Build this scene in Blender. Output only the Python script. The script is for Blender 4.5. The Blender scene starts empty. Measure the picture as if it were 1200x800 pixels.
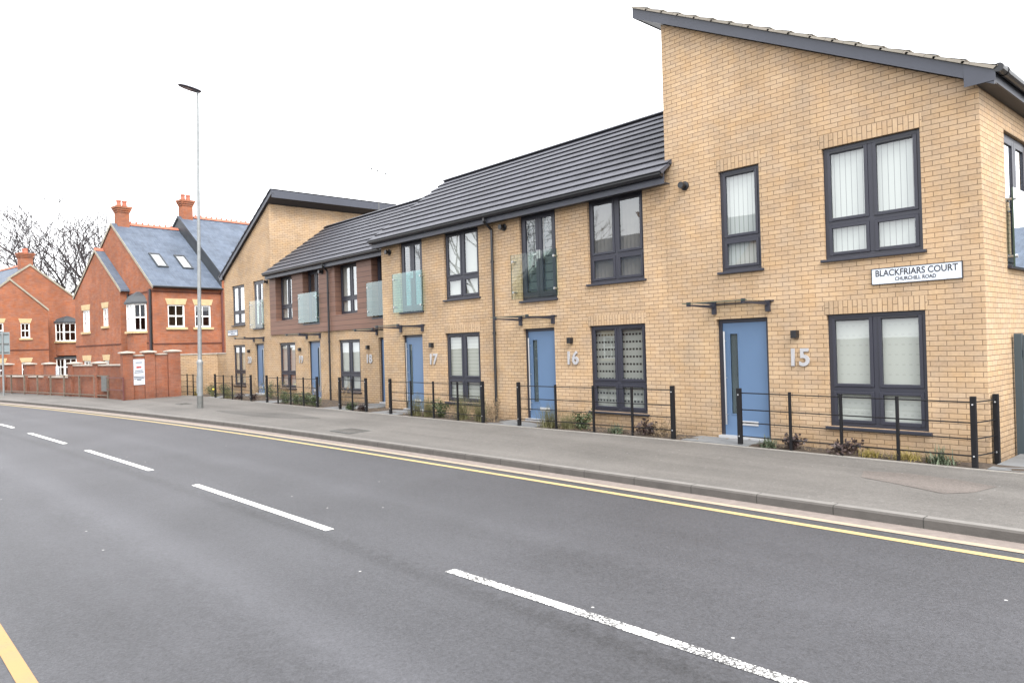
import bpy, bmesh, math, random
from mathutils import Vector, Matrix
random.seed(7)
S = bpy.context.scene
C = S.collection
R = math.radians

# ------------------------------------------------------------------ node helpers
def new_mat(name):
    m = bpy.data.materials.new(name); m.use_nodes = True
    nt = m.node_tree
    return m, nt, nt.nodes['Principled BSDF']
def nd(nt, typ, **kw):
    n = nt.nodes.new(typ)
    for k, v in kw.items(): setattr(n, k, v)
    return n
def setin(nt, sock, v):
    if isinstance(v, bpy.types.NodeSocket): nt.links.new(v, sock)
    else: sock.default_value = v
def mix(nt, a, b, fac, mode='MIX'):
    n = nd(nt, 'ShaderNodeMix', data_type='RGBA', blend_type=mode)
    setin(nt, n.inputs['Factor'], fac); setin(nt, n.inputs['A'], a); setin(nt, n.inputs['B'], b)
    return n.outputs['Result']
def rgb(r, g, b): return (r, g, b, 1.0)
def math_(nt, op, a, b=0.0, c=None):
    n = nd(nt, 'ShaderNodeMath', operation=op)
    setin(nt, n.inputs[0], a); setin(nt, n.inputs[1], b)
    if c is not None: setin(nt, n.inputs[2], c)
    return n.outputs[0]
def noise(nt, vec, scale, detail=4.0, rough=0.55):
    n = nd(nt, 'ShaderNodeTexNoise'); n.inputs['Scale'].default_value = scale
    n.inputs['Detail'].default_value = detail; n.inputs['Roughness'].default_value = rough
    if vec is not None: nt.links.new(vec, n.inputs['Vector'])
    return n.outputs['Fac']
def ramp(nt, fac, lo, hi, a=0.0, b=1.0):
    n = nd(nt, 'ShaderNodeMapRange', clamp=True)
    setin(nt, n.inputs['Value'], fac)
    n.inputs['From Min'].default_value = lo; n.inputs['From Max'].default_value = hi
    n.inputs['To Min'].default_value = a; n.inputs['To Max'].default_value = b
    return n.outputs['Result']
def coords(nt, which='Object', scale=None):
    t = nd(nt, 'ShaderNodeTexCoord').outputs[which]
    if scale:
        m = nd(nt, 'ShaderNodeMapping'); m.inputs['Scale'].default_value = scale
        nt.links.new(t, m.inputs['Vector']); t = m.outputs['Vector']
    return t
def bump(nt, p, height, strength, dist):
    b = nd(nt, 'ShaderNodeBump'); b.inputs['Strength'].default_value = strength
    b.inputs['Distance'].default_value = dist
    nt.links.new(height, b.inputs['Height']); nt.links.new(b.outputs['Normal'], p.inputs['Normal'])

def plain(name, col, rough=0.6, metal=0.0, var=0.12, scale=6.0, spec=0.5, bmp=0.0):
    m, nt, p = new_mat(name)
    v = coords(nt)
    n = noise(nt, v, scale)
    k = ramp(nt, n, 0.3, 0.7, 1 - var, 1 + var)
    h = nd(nt, 'ShaderNodeHueSaturation'); h.inputs['Color'].default_value = rgb(*col)
    nt.links.new(k, h.inputs['Value'])
    nt.links.new(h.outputs['Color'], p.inputs['Base Color'])
    p.inputs['Roughness'].default_value = rough; p.inputs['Metallic'].default_value = metal
    p.inputs['Specular IOR Level'].default_value = spec
    if bmp: bump(nt, p, noise(nt, v, scale * 8), bmp, 0.01)
    return m

def brick(name, c1, c2, mortar, stain=0.16, dark=(0.6, 0.55, 0.5), bmp=0.5):
    m, nt, p = new_mat(name)
    uv = coords(nt, 'UV')
    # a little wobble so the courses are not ruler straight
    b = nd(nt, 'ShaderNodeTexBrick')
    b.inputs['Scale'].default_value = 1.0
    b.inputs['Brick Width'].default_value = 0.225; b.inputs['Row Height'].default_value = 0.075
    b.inputs['Mortar Size'].default_value = 0.0058; b.inputs['Mortar Smooth'].default_value = 0.25
    b.inputs['Bias'].default_value = 0.0
    b.inputs['Color1'].default_value = rgb(*c1); b.inputs['Color2'].default_value = rgb(*c2)
    b.inputs['Mortar'].default_value = rgb(*mortar)
    nt.links.new(uv, b.inputs['Vector'])
    n1 = noise(nt, uv, 0.55, 5); n2 = noise(nt, uv, 26.0, 3); n3 = noise(nt, uv, 3.1, 3)
    k = math_(nt, 'ADD', ramp(nt, n1, 0.3, 0.7, 1 - stain, 1 + stain), ramp(nt, n2, 0.3, 0.7, -0.08, 0.08))
    k = math_(nt, 'ADD', k, ramp(nt, n3, 0.3, 0.7, -0.07, 0.07))
    st = noise(nt, coords(nt, 'UV', (2.2, 0.22, 1)), 1.0, 4)          # faint vertical rain streaks
    k = math_(nt, 'ADD', k, ramp(nt, st, 0.35, 0.75, 0.04, -0.08))
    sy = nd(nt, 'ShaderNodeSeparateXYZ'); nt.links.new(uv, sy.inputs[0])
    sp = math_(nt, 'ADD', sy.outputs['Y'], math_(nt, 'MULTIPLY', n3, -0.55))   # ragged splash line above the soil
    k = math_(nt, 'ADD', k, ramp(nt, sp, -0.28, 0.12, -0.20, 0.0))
    h = nd(nt, 'ShaderNodeHueSaturation'); nt.links.new(b.outputs['Color'], h.inputs['Color']); nt.links.new(k, h.inputs['Value'])
    nt.links.new(ramp(nt, n3, 0.3, 0.7, 0.9, 1.1), h.inputs['Saturation'])
    nt.links.new(h.outputs['Color'], p.inputs['Base Color'])
    p.inputs['Roughness'].default_value = 0.9; p.inputs['Specular IOR Level'].default_value = 0.25
    hh = math_(nt, 'SUBTRACT', math_(nt, 'MULTIPLY', n2, 0.35), b.outputs['Fac'])
    bump(nt, p, hh, bmp, 0.008)
    return m

def tile_mat(name, c1, c2, w, hgt, gap=0.004, streak=0.15):
    m, nt, p = new_mat(name)
    uv = coords(nt, 'UV')
    b = nd(nt, 'ShaderNodeTexBrick')
    b.inputs['Scale'].default_value = 1.0
    b.inputs['Brick Width'].default_value = w; b.inputs['Row Height'].default_value = hgt
    b.inputs['Mortar Size'].default_value = gap; b.inputs['Mortar Smooth'].default_value = 0.2
    b.inputs['Color1'].default_value = rgb(*c1); b.inputs['Color2'].default_value = rgb(*c2)
    b.inputs['Mortar'].default_value = rgb(*[x * 0.45 for x in c1])
    nt.links.new(uv, b.inputs['Vector'])
    n1 = noise(nt, uv, 0.9, 5); n2 = noise(nt, coords(nt, 'UV', (14, 1.5, 1)), 1.0, 3)
    k = math_(nt, 'ADD', ramp(nt, n1, 0.3, 0.7, 1 - streak, 1 + streak), ramp(nt, n2, 0.3, 0.7, -0.14, 0.14))
    h = nd(nt, 'ShaderNodeHueSaturation'); nt.links.new(b.outputs['Color'], h.inputs['Color']); nt.links.new(k, h.inputs['Value'])
    nt.links.new(h.outputs['Color'], p.inputs['Base Color'])
    p.inputs['Roughness'].default_value = 0.62; p.inputs['Specular IOR Level'].default_value = 0.35
    bump(nt, p, math_(nt, 'MULTIPLY', b.outputs['Fac'], -1.0), 0.5, 0.006)
    return m

def glass_mat(name, tint=(0.9, 0.95, 0.94), refl=1.8, milk=0.0, milkcol=(0.75, 0.8, 0.8), wav=0.0):
    m, nt, p = new_mat(name)
    out = nt.nodes['Material Output']; nt.nodes.remove(p)
    t = nd(nt, 'ShaderNodeBsdfTransparent'); t.inputs['Color'].default_value = rgb(*tint)
    g = nd(nt, 'ShaderNodeBsdfGlossy'); g.inputs['Roughness'].default_value = 0.015
    g.inputs['Color'].default_value = rgb(0.95, 0.98, 1.0)
    if wav:
        bp = nd(nt, 'ShaderNodeBump'); bp.inputs['Strength'].default_value = wav; bp.inputs['Distance'].default_value = 0.01
        nt.links.new(noise(nt, coords(nt), 1.6, 1), bp.inputs['Height']); nt.links.new(bp.outputs['Normal'], g.inputs['Normal'])
    f = nd(nt, 'ShaderNodeFresnel'); f.inputs['IOR'].default_value = 1.5
    bf = nd(nt, 'ShaderNodeNewGeometry').outputs['Backfacing']
    fac = math_(nt, 'MULTIPLY', math_(nt, 'MINIMUM', math_(nt, 'MULTIPLY', f.outputs[0], refl), 1.0), math_(nt, 'SUBTRACT', 1.0, bf))
    a = nd(nt, 'ShaderNodeMixShader')
    src = t.outputs[0]
    if milk:
        d = nd(nt, 'ShaderNodeBsdfDiffuse'); d.inputs['Color'].default_value = rgb(*milkcol)
        mm = nd(nt, 'ShaderNodeMixShader'); mm.inputs[0].default_value = milk
        nt.links.new(t.outputs[0], mm.inputs[1]); nt.links.new(d.outputs[0], mm.inputs[2]); src = mm.outputs[0]
    nt.links.new(fac, a.inputs[0]); nt.links.new(src, a.inputs[1]); nt.links.new(g.outputs[0], a.inputs[2])
    nt.links.new(a.outputs[0], out.inputs['Surface'])
    return m

def blind_rows(name, base, dark, pitch, rowfrac, colpitch, colfrac, strength):
    """day and night fabric: rows of small open dashes over a pale cloth"""
    m, nt, p = new_mat(name)
    uv = coords(nt, 'UV'); sp = nd(nt, 'ShaderNodeSeparateXYZ'); nt.links.new(uv, sp.inputs[0])
    a = math_(nt, 'LESS_THAN', math_(nt, 'FRACT', math_(nt, 'DIVIDE', sp.outputs['Y'], pitch)), rowfrac)
    b = math_(nt, 'LESS_THAN', math_(nt, 'FRACT', math_(nt, 'DIVIDE', sp.outputs['X'], colpitch)), colfrac)
    f = math_(nt, 'MULTIPLY', math_(nt, 'MULTIPLY', a, b), strength)
    nt.links.new(mix(nt, rgb(*base), rgb(*dark), f), p.inputs['Base Color'])
    p.inputs['Roughness'].default_value = 0.9
    return m

def asphalt(name, base, speck, road=False):
    m, nt, p = new_mat(name)
    v = coords(nt)
    fine = noise(nt, v, 70.0, 3, 0.75); mid = noise(nt, v, 9.0, 4); big = noise(nt, v, 0.45, 5)
    run = noise(nt, coords(nt, 'Object', (0.10, 1.6, 1.0)), 1.0, 4)
    grit = noise(nt, v, 31.0, 3, 0.7)
    k = math_(nt, 'ADD', ramp(nt, fine, 0.25, 0.75, 1 - speck, 1 + speck), ramp(nt, grit, 0.3, 0.7, -speck * 0.6, speck * 0.6))
    k = math_(nt, 'ADD', k, ramp(nt, mid, 0.3, 0.7, -0.07, 0.07)) if True else math_(nt, 'ADD', ramp(nt, fine, 0.25, 0.75, 1 - speck, 1 + speck), ramp(nt, mid, 0.3, 0.7, -0.07, 0.07))
    k = math_(nt, 'ADD', k, ramp(nt, big, 0.3, 0.7, -0.16, 0.16))
    k = math_(nt, 'ADD', k, ramp(nt, run, 0.3, 0.7, -0.08, 0.08) if road else ramp(nt, run, 0.3, 0.7, -0.15, 0.15))
    col = rgb(*base)
    if road:
        sp = nd(nt, 'ShaderNodeSeparateXYZ'); nt.links.new(v, sp.inputs[0])
        # distance from the far kerb follows the bend:   d = y - kerb(x)  (quadratic fit of the kerb)
        x = sp.outputs['X']; y = sp.outputs['Y']
        q = math_(nt, 'ADD', math_(nt, 'MULTIPLY', math_(nt, 'MULTIPLY', x, x), -0.0015), 8.0)
        d = math_(nt, 'ADD', math_(nt, 'SUBTRACT', y, q), math_(nt, 'MULTIPLY', math_(nt, 'SUBTRACT', mid, 0.5), 0.5))
        def band(c, w, amt):
            e = math_(nt, 'ABSOLUTE', math_(nt, 'SUBTRACT', d, c))
            return ramp(nt, e, 0.0, w, amt, 0.0)
        k = math_(nt, 'ADD', k, band(-5.62, 0.42, 0.34))
        k = math_(nt, 'ADD', k, band(-6.7, 0.5, -0.10))
        k = math_(nt, 'ADD', k, band(-2.7, 0.4, 0.18))
        k = math_(nt, 'ADD', k, band(-4.32, 0.16, -0.28))
        k = math_(nt, 'ADD', k, band(-1.4, 0.6, 0.05))
        # soft oil stain by the nearest dash
        ox = math_(nt, 'SUBTRACT', x, -4.75); oy = math_(nt, 'SUBTRACT', y, 4.75)
        od = math_(nt, 'SQRT', math_(nt, 'ADD', math_(nt, 'MULTIPLY', ox, ox), math_(nt, 'MULTIPLY', math_(nt, 'MULTIPLY', oy, oy), 0.6)))
        k = math_(nt, 'ADD', k, ramp(nt, math_(nt, 'ADD', od, math_(nt, 'MULTIPLY', mid, 0.3)), 0.1, 0.75, -0.22, 0.0))
    h = nd(nt, 'ShaderNodeHueSaturation'); h.inputs['Color'].default_value = col; nt.links.new(k, h.inputs['Value'])
    c = h.outputs['Color']
    # sparse pale chippings
    vo = nd(nt, 'ShaderNodeTexVoronoi', voronoi_dimensions='2D'); vo.inputs['Scale'].default_value = 1.9 if road else 3.5
    nt.links.new(v, vo.inputs['Vector'])
    near = math_(nt, 'LESS_THAN', vo.outputs['Distance'], 0.024 if road else 0.04)
    sc = nd(nt, 'ShaderNodeSeparateColor'); nt.links.new(vo.outputs['Color'], sc.inputs[0])
    chip = math_(nt, 'MULTIPLY', near, math_(nt, 'GREATER_THAN', sc.outputs[0], 0.955 if road else 0.85))
    c = mix(nt, c, rgb(0.36, 0.36, 0.35), math_(nt, 'MULTIPLY', chip, 0.9 if road else 0.35))
    nt.links.new(c, p.inputs['Base Color'])
    p.inputs['Roughness'].default_value = 0.62 if road else 0.8; p.inputs['Specular IOR Level'].default_value = 0.45 if road else 0.3
    bump(nt, p, math_(nt, 'ADD', fine, math_(nt, 'MULTIPLY', noise(nt, v, 40.0, 2), 0.8)), 0.6, 0.006)
    return m

def worn_paint(name, col, under, lo, hi):
    m, nt, p = new_mat(name)
    v = coords(nt)
    w = noise(nt, v, 42.0, 4, 0.75); w2 = noise(nt, v, 2.2, 3)
    f = ramp(nt, math_(nt, 'ADD', w, math_(nt, 'MULTIPLY', w2, 0.35)), lo, hi)
    c = mix(nt, rgb(*under), rgb(*col), f)
    c = mix(nt, c, rgb(0.13, 0.12, 0.11), ramp(nt, noise(nt, v, 5.0), 0.45, 0.8, 0, 0.3))
    nt.links.new(c, p.inputs['Base Color']); p.inputs['Roughness'].default_value = 0.75
    bump(nt, p, w, 0.3, 0.004)
    return m

M = {}
BUFF1, BUFF2 = (0.385, 0.278, 0.178), (0.337, 0.236, 0.147)
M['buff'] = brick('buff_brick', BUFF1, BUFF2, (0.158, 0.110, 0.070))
M['buff_soldier'] = brick('buff_soldier_brick', BUFF1, BUFF2, (0.150, 0.103, 0.064), stain=0.06)
M['red'] = brick('red_brick', (0.275, 0.106, 0.059), (0.225, 0.082, 0.047), (0.180, 0.104, 0.072), stain=0.2)
M['red_dark'] = brick('dark_red_brick', (0.10, 0.035, 0.025), (0.08, 0.028, 0.02), (0.08, 0.045, 0.035))
M['red_wall'] = brick('garden_red_brick', (0.215, 0.085, 0.052), (0.175, 0.066, 0.041), (0.14, 0.08, 0.058), stain=0.2)
M['tile'] = tile_mat('grey_concrete_tile', (0.062, 0.064, 0.077), (0.051, 0.053, 0.065), 0.33, 0.32)
M['tile_buff'] = tile_mat('buff_concrete_tile', (0.24, 0.215, 0.18), (0.20, 0.185, 0.155), 0.33, 0.32)
M['slate'] = tile_mat('blue_slate', (0.080, 0.100, 0.135), (0.060, 0.077, 0.108), 0.30, 0.22, streak=0.22)
M['lead'] = plain('lead_sheet', (0.030, 0.035, 0.041), 0.6, 0.0, 0.15, 1.5)
M['ridge'] = plain('terracotta', (0.33, 0.105, 0.065), 0.8, 0, 0.15, 3)
M['anth'] = plain('anthracite_frame', (0.0190, 0.0203, 0.0315), 0.42, 0, 0.05, 2)
M['fascia'] = plain('grey_fascia', (0.036, 0.040, 0.055), 0.45, 0, 0.08, 1.5)
M['soffit'] = plain('dark_soffit', (0.020, 0.021, 0.027), 0.5, 0, 0.06, 2)
M['gutter'] = plain('black_gutter', (0.0075, 0.008, 0.0105), 0.35, 0, 0.1, 2)
M['blue'] = plain('blue_door_paint', (0.080, 0.136, 0.232), 0.38, 0, 0.04, 1.2)
M['numeral'] = plain('silver_numeral', (0.36, 0.36, 0.375), 0.4, 0.2, 0.05, 8)
M['steel'] = plain('brushed_steel', (0.4800, 0.4800, 0.4800), 0.32, 0.9, 0.06, 8)
M['alu'] = plain('pale_aluminium', (0.4340, 0.4410, 0.4550), 0.35, 0.3, 0.05, 8)
M['white'] = plain('white_frame', (0.78, 0.78, 0.76), 0.4, 0, 0.03, 3)
M['stone'] = plain('yellow_stone', (0.4200, 0.3150, 0.1762), 0.85, 0, 0.12, 4, bmp=0.2)
M['coping'] = plain('pale_coping', (0.3380, 0.2990, 0.2600), 0.85, 0, 0.15, 5, bmp=0.2)
M['mortar'] = plain('verge_mortar', (0.2520, 0.2280, 0.1800), 0.9, 0, 0.15, 4)
M['iron'] = plain('black_iron', (0.0055, 0.0055, 0.007), 0.55, 0, 0.2, 6, spec=0.25)
M['rust'] = plain('rusty_brown_paint', (0.0910, 0.0245, 0.0210), 0.6, 0, 0.25, 8)
M['galv'] = plain('galvanised_steel', (0.1980, 0.2100, 0.2160), 0.5, 0.25, 0.12, 7)
M['galv_dark'] = plain('dull_galvanised', (0.1020, 0.1050, 0.1020), 0.6, 0.2, 0.18, 9)
M['galv_rail'] = plain('brown_weathered_rail', (0.1200, 0.0930, 0.0690), 0.6, 0.1, 0.25, 9)
M['lamp'] = plain('lamp_head_grey', (0.0960, 0.0960, 0.1200), 0.5, 0.2, 0.08, 5)
M['lens'] = plain('lamp_lens', (0.2400, 0.2400, 0.2640), 0.2, 0, 0.05, 8)
M['gate'] = plain('blue_grey_boards', (0.0372, 0.0552, 0.0672), 0.5, 0, 0.08, 2)
M['slats'] = plain('pale_blind_slats', (0.40, 0.395, 0.375), 0.8, 0, 0.05, 5)
M['slats_line'] = blind_rows('vertical_blind', (0.40, 0.395, 0.375), (0.17, 0.168, 0.16), 50.0, 1.0, 0.089, 0.13, 1.0)
M['slats_dark'] = plain('taupe_blind_slats', (0.12, 0.10, 0.085), 0.8, 0, 0.1, 5)
M['cloth'] = plain('pale_cloth', (0.36, 0.35, 0.325), 0.9, 0, 0.05, 3)
M['dots_pale'] = blind_rows('pale_dotted_blind', (0.40, 0.39, 0.36), (0.25, 0.245, 0.225), 0.165, 0.16, 0.10, 0.45, 0.32)
M['dots_dark'] = blind_rows('grey_dotted_blind', (0.24, 0.235, 0.215), (0.012, 0.012, 0.012), 0.165, 0.27, 0.085, 0.66, 1.0)
M['dark_rows'] = blind_rows('dark_lined_sheet', (0.085, 0.092, 0.09), (0.01, 0.01, 0.01), 0.20, 0.13, 10.0, 1.0, 1.0)  # grey sheet with even dark bars, set behind the balcony door panes
M['rows_pale'] = blind_rows('pale_pleated_blind', (0.37, 0.36, 0.32), (0.25, 0.24, 0.21), 0.10, 0.2, 10.0, 1.0, 0.7)
M['glass'] = glass_mat('window_glass', (0.86, 0.90, 0.90), 3.0, wav=0.03)
M['bal_glass'] = glass_mat('balcony_glass', (0.92, 0.965, 0.94), 1.0)
M['bal_glass_edge'] = plain('green_glass_edge', (0.03, 0.055, 0.04), 0.3)
M['bal_milk'] = glass_mat('hazy_balcony_glass', (0.74, 0.92, 0.92), 1.4, 0.09, (0.21, 0.36, 0.37))
M['side_glass'] = glass_mat('corner_balcony_glass', (0.75, 0.84, 0.84), 4.0, 0.14, (0.30, 0.33, 0.34))
M['canopy_glass'] = glass_mat('canopy_glass', (0.97, 0.985, 0.975), 1.5)
M['skylight_glass'] = glass_mat('skylight_glass', (0.3, 0.33, 0.35), 3.5, 0.5, (0.35, 0.37, 0.38))
M['frost'] = glass_mat('frosted_glass', (0.4, 0.45, 0.45), 0.9, 0.5, (0.10, 0.13, 0.14))
M['road'] = asphalt('road_asphalt', (0.0428, 0.0434, 0.0490), 0.40, True)
M['path'] = asphalt('pavement_asphalt', (0.104, 0.098, 0.092), 0.26)
M['patch'] = asphalt('dark_patch', (0.078, 0.074, 0.070), 0.18)
M['channel'] = plain('granite_channel', (0.165, 0.138, 0.124), 0.9, 0, 0.16, 9, bmp=0.4)
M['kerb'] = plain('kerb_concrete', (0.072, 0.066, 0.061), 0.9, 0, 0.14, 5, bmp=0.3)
def jointed(m):
    nt = m.node_tree; p = nt.nodes['Principled BSDF']; src = p.inputs['Base Color'].links[0].from_socket
    sp = nd(nt, 'ShaderNodeSeparateXYZ'); nt.links.new(coords(nt), sp.inputs[0])
    j = math_(nt, 'LESS_THAN', math_(nt, 'FRACT', math_(nt, 'DIVIDE', sp.outputs['X'], 0.914)), 0.014)
    nt.links.new(mix(nt, src, rgb(0.03, 0.028, 0.025), j), p.inputs['Base Color'])
M['kerb_top'] = plain('pale_kerb_top', (0.15, 0.142, 0.134), 0.9, 0, 0.12, 5)  # top of the kerb, a paler tone than its face
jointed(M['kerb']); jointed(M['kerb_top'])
M['edging'] = plain('edging_concrete', (0.2160, 0.2040, 0.1860), 0.9, 0, 0.12, 5)
M['slab'] = plain('paving_slab', (0.1265, 0.1320, 0.1375), 0.85, 0, 0.12, 3, bmp=0.2)
M['soil'] = plain('garden_soil', (0.0510, 0.0372, 0.0270), 0.95, 0, 0.4, 14, bmp=0.8)
M['earth'] = plain('ground_earth', (0.0780, 0.0720, 0.0600), 0.95, 0, 0.3, 0.6)
M['wpaint'] = worn_paint('white_road_paint', (0.80, 0.80, 0.78), (0.05, 0.05, 0.052), 0.64, 0.72)
M['wpaint2'] = worn_paint('fresh_white_road_paint', (0.80, 0.80, 0.78), (0.12, 0.12, 0.12), 0.50, 0.62)
M['ypaint'] = worn_paint('yellow_road_paint', (0.37, 0.28, 0.125), (0.15, 0.125, 0.09), 0.40, 0.62)
M['yworn'] = worn_paint('orange_yellow_road_paint', (0.31, 0.185, 0.075), (0.15, 0.10, 0.06), 0.38, 0.6)
M['ypale'] = worn_paint('dusty_yellow_paint', (0.30, 0.245, 0.18), (0.165, 0.138, 0.124), 0.35, 0.65)
M['bark'] = plain('grey_bark', (0.040, 0.034, 0.036), 0.9, 0, 0.2, 6)
M['black'] = plain('black_lettering', (0.02, 0.02, 0.025), 0.6)
M['grey_ink'] = plain('grey_lettering', (0.03, 0.035, 0.05), 0.6)
M['red_ink'] = plain('red_lettering', (0.30, 0.06, 0.05), 0.6)
M['sign_white'] = plain('white_sign_face', (0.50, 0.54, 0.60), 0.35, 0, 0.03, 2)
M['sign_back'] = plain('grey_sign_back', (0.1800, 0.2160, 0.2280), 0.5, 0.2, 0.08, 4)
M['leaf_green'] = plain('green_leaf', (0.048, 0.064, 0.024), 0.6, 0, 0.4, 9)
M['leaf_olive'] = plain('olive_leaf', (0.0980, 0.0945, 0.0385), 0.65, 0, 0.35, 9)
M['leaf_gold'] = plain('golden_leaf', (0.2100, 0.1680, 0.0385), 0.6, 0, 0.3, 9)
M['leaf_red'] = plain('purple_leaf', (0.040, 0.024, 0.022), 0.6, 0, 0.4, 9)
M['leaf_dry'] = plain('dry_stem', (0.1495, 0.1073, 0.0618), 0.8, 0, 0.3, 9)
M['leaf_grey'] = plain('grey_green_leaf', (0.0910, 0.1155, 0.0700), 0.6, 0, 0.3, 9)
M['flower'] = plain('yellow_petal', (0.75, 0.62, 0.08), 0.6)
# brown boarded cladding
def cladding():
    m, nt, p = new_mat('brown_cladding')
    uv = coords(nt, 'UV'); sp = nd(nt, 'ShaderNodeSeparateXYZ'); nt.links.new(uv, sp.inputs[0])
    row = math_(nt, 'DIVIDE', sp.outputs['Y'], 0.175)
    fr = math_(nt, 'FRACT', row); idn = math_(nt, 'FLOOR', row)
    groove = math_(nt, 'LESS_THAN', fr, 0.07)
    wn = nd(nt, 'ShaderNodeTexWhiteNoise', noise_dimensions='1D'); nt.links.new(idn, wn.inputs['W'])
    k = math_(nt, 'ADD', ramp(nt, wn.outputs['Value'], 0, 1, 0.86, 1.12), ramp(nt, noise(nt, coords(nt, 'UV', (1.2, 40, 1)), 1.0), 0.3, 0.7, -0.12, 0.12))
    h = nd(nt, 'ShaderNodeHueSaturation'); h.inputs['Color'].default_value = rgb(0.138, 0.072, 0.050); nt.links.new(k, h.inputs['Value'])
    nt.links.new(mix(nt, h.outputs['Color'], rgb(0.035, 0.018, 0.015), groove), p.inputs['Base Color'])
    p.inputs['Roughness'].default_value = 0.6
    bump(nt, p, math_(nt, 'MULTIPLY', groove, -1.0), 0.8, 0.01)
    return m
M['clad'] = cladding()

# ------------------------------------------------------------------ mesh builder
class MB:
    def __init__(self, T=None):
        self.v = []; self.f = []; self.uv = []; self.T = T
    def face(self, pts, uv=None):
        if self.T: pts = [self.T(*p) for p in pts]
        i = len(self.v); self.v += [tuple(p) for p in pts]; self.f.append(tuple(range(i, i + len(pts)))); self.uv.append(uv)
        return self
    def box(self, x0, x1, y0, y1, z0, z1):
        if x0 > x1: x0, x1 = x1, x0
        if y0 > y1: y0, y1 = y1, y0
        if z0 > z1: z0, z1 = z1, z0
        a = (x0, y0, z0); b = (x1, y0, z0); c = (x1, y1, z0); d = (x0, y1, z0)
        e = (x0, y0, z1); f = (x1, y0, z1); g = (x1, y1, z1); h = (x0, y1, z1)
        for q in ((a, b, f, e), (b, c, g, f), (c, d, h, g), (d, a, e, h), (e, f, g, h), (d, c, b, a)): self.face(q)
        return self
    def prism(self, poly, fn, t0, t1):
        """poly of 2D points, fn(a,b,t) -> xyz, between t0 and t1"""
        n = len(poly)
        self.face([fn(a, b, t0) for a, b in poly]); self.face([fn(a, b, t1) for a, b in reversed(poly)])
        for i in range(n):
            a, b = poly[i], poly[(i + 1) % n]
            self.face([fn(*a, t0), fn(*a, t1), fn(*b, t1), fn(*b, t0)])
        return self
    def tube(self, p0, p1, r0, r1=None, n=8, caps=True):
        r1 = r0 if r1 is None else r1
        p0 = Vector(p0); p1 = Vector(p1); d = (p1 - p0)
        if d.length < 1e-6: return self
        d.normalize()
        up = Vector((0, 0, 1)) if abs(d.z) < 0.9 else Vector((1, 0, 0))
        a = d.cross(up).normalized(); b = d.cross(a)
        A = []; B = []
        for i in range(n):
            t = 2 * math.pi * i / n; o = a * math.cos(t) + b * math.sin(t)
            A.append(p0 + o * r0); B.append(p1 + o * r1)
        for i in range(n):
            j = (i + 1) % n
            self.face([A[j], A[i], B[i], B[j]])
        if caps and n > 3:
            if r0 > 1e-4: self.face(A)
            if r1 > 1e-4: self.face(list(reversed(B)))
        return self
    def build(self, name, mat, parent=None, bevel=0.0, smooth=False, weld=False):
        me = bpy.data.meshes.new(name)
        me.from_pydata([tuple(p) for p in self.v], [], self.f)
        if weld or bevel:
            bm = bmesh.new(); bm.from_mesh(me); bmesh.ops.remove_doubles(bm, verts=bm.verts, dist=1e-5)
            bmesh.ops.recalc_face_normals(bm, faces=bm.faces); bm.to_mesh(me); bm.free()
        ul = me.uv_layers.new(name='UVMap')
        me.update()
        ox, oy = (parent.location.x, parent.location.y) if (parent is not None and mat.name in ('buff_brick', 'grey_concrete_tile', 'brown_cladding')) else (0.0, 0.0)
        custom = self.uv if len(self.uv) == len(me.polygons) and not (weld or bevel) else None
        for p in me.polygons:
            n = p.normal; cu = custom[p.index] if custom else None
            for k, li in enumerate(p.loop_indices):
                if cu: ul.data[li].uv = (cu[k][0] + ox, cu[k][1]); continue
                c = me.vertices[me.loops[li].vertex_index].co
                ul.data[li].uv = (c.x + ox, c.y + oy) if abs(n.z) > 0.75 else ((c.y + oy, c.z) if abs(n.x) > abs(n.y) else (c.x + ox, c.z))
            if smooth: p.use_smooth = True
        me.materials.append(mat)
        o = bpy.data.objects.new(name, me); C.objects.link(o)
        if parent: o.parent = parent
        if bevel:
            b = o.modifiers.new('bevel', 'BEVEL'); b.width = bevel; b.segments = 2; b.limit_method = 'ANGLE'; b.angle_limit = R(40)
        return o

def tag(o, label=None, cat=None, group=None, kind=None):
    if label: o['label'] = label
    if cat: o['category'] = cat
    if group: o['group'] = group
    if kind: o['kind'] = kind
    return o
def thing(name, label, cat, loc=(0, 0, 0), rz=0.0, group=None):
    o = bpy.data.objects.new(name, None); C.objects.link(o)
    o.empty_display_size = 0.3
    o.location = loc; o.rotation_euler = (0, 0, rz)
    return tag(o, label, cat, group)
def struct(name, mb, mat): return tag(mb.build(name, mat), kind='structure')
def text_mesh(name, body, size, mat, parent, loc, extrude=0.006, align='CENTER', sx=1.0, T=None, spacing=1.0, off=0.0):
    cu = bpy.data.curves.new(name, 'FONT'); cu.body = body; cu.size = size; cu.extrude = extrude
    cu.align_x = align; cu.align_y = 'CENTER'; cu.space_character = spacing; cu.resolution_u = 4; cu.offset = off
    t = bpy.data.objects.new(name + '_tmp', cu); C.objects.link(t)
    me = bpy.data.meshes.new_from_object(t.evaluated_get(bpy.context.evaluated_depsgraph_get()))
    bpy.data.objects.remove(t); bpy.data.curves.remove(cu)
    for v in me.vertices:
        p = (v.co.x * sx + loc[0], loc[1] - v.co.z, v.co.y + loc[2])
        v.co = T(*p) if T else p
    me.materials.clear(); me.materials.append(mat); me.name = name
    o = bpy.data.objects.new(name, me); C.objects.link(o); o.parent = parent
    return o

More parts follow.
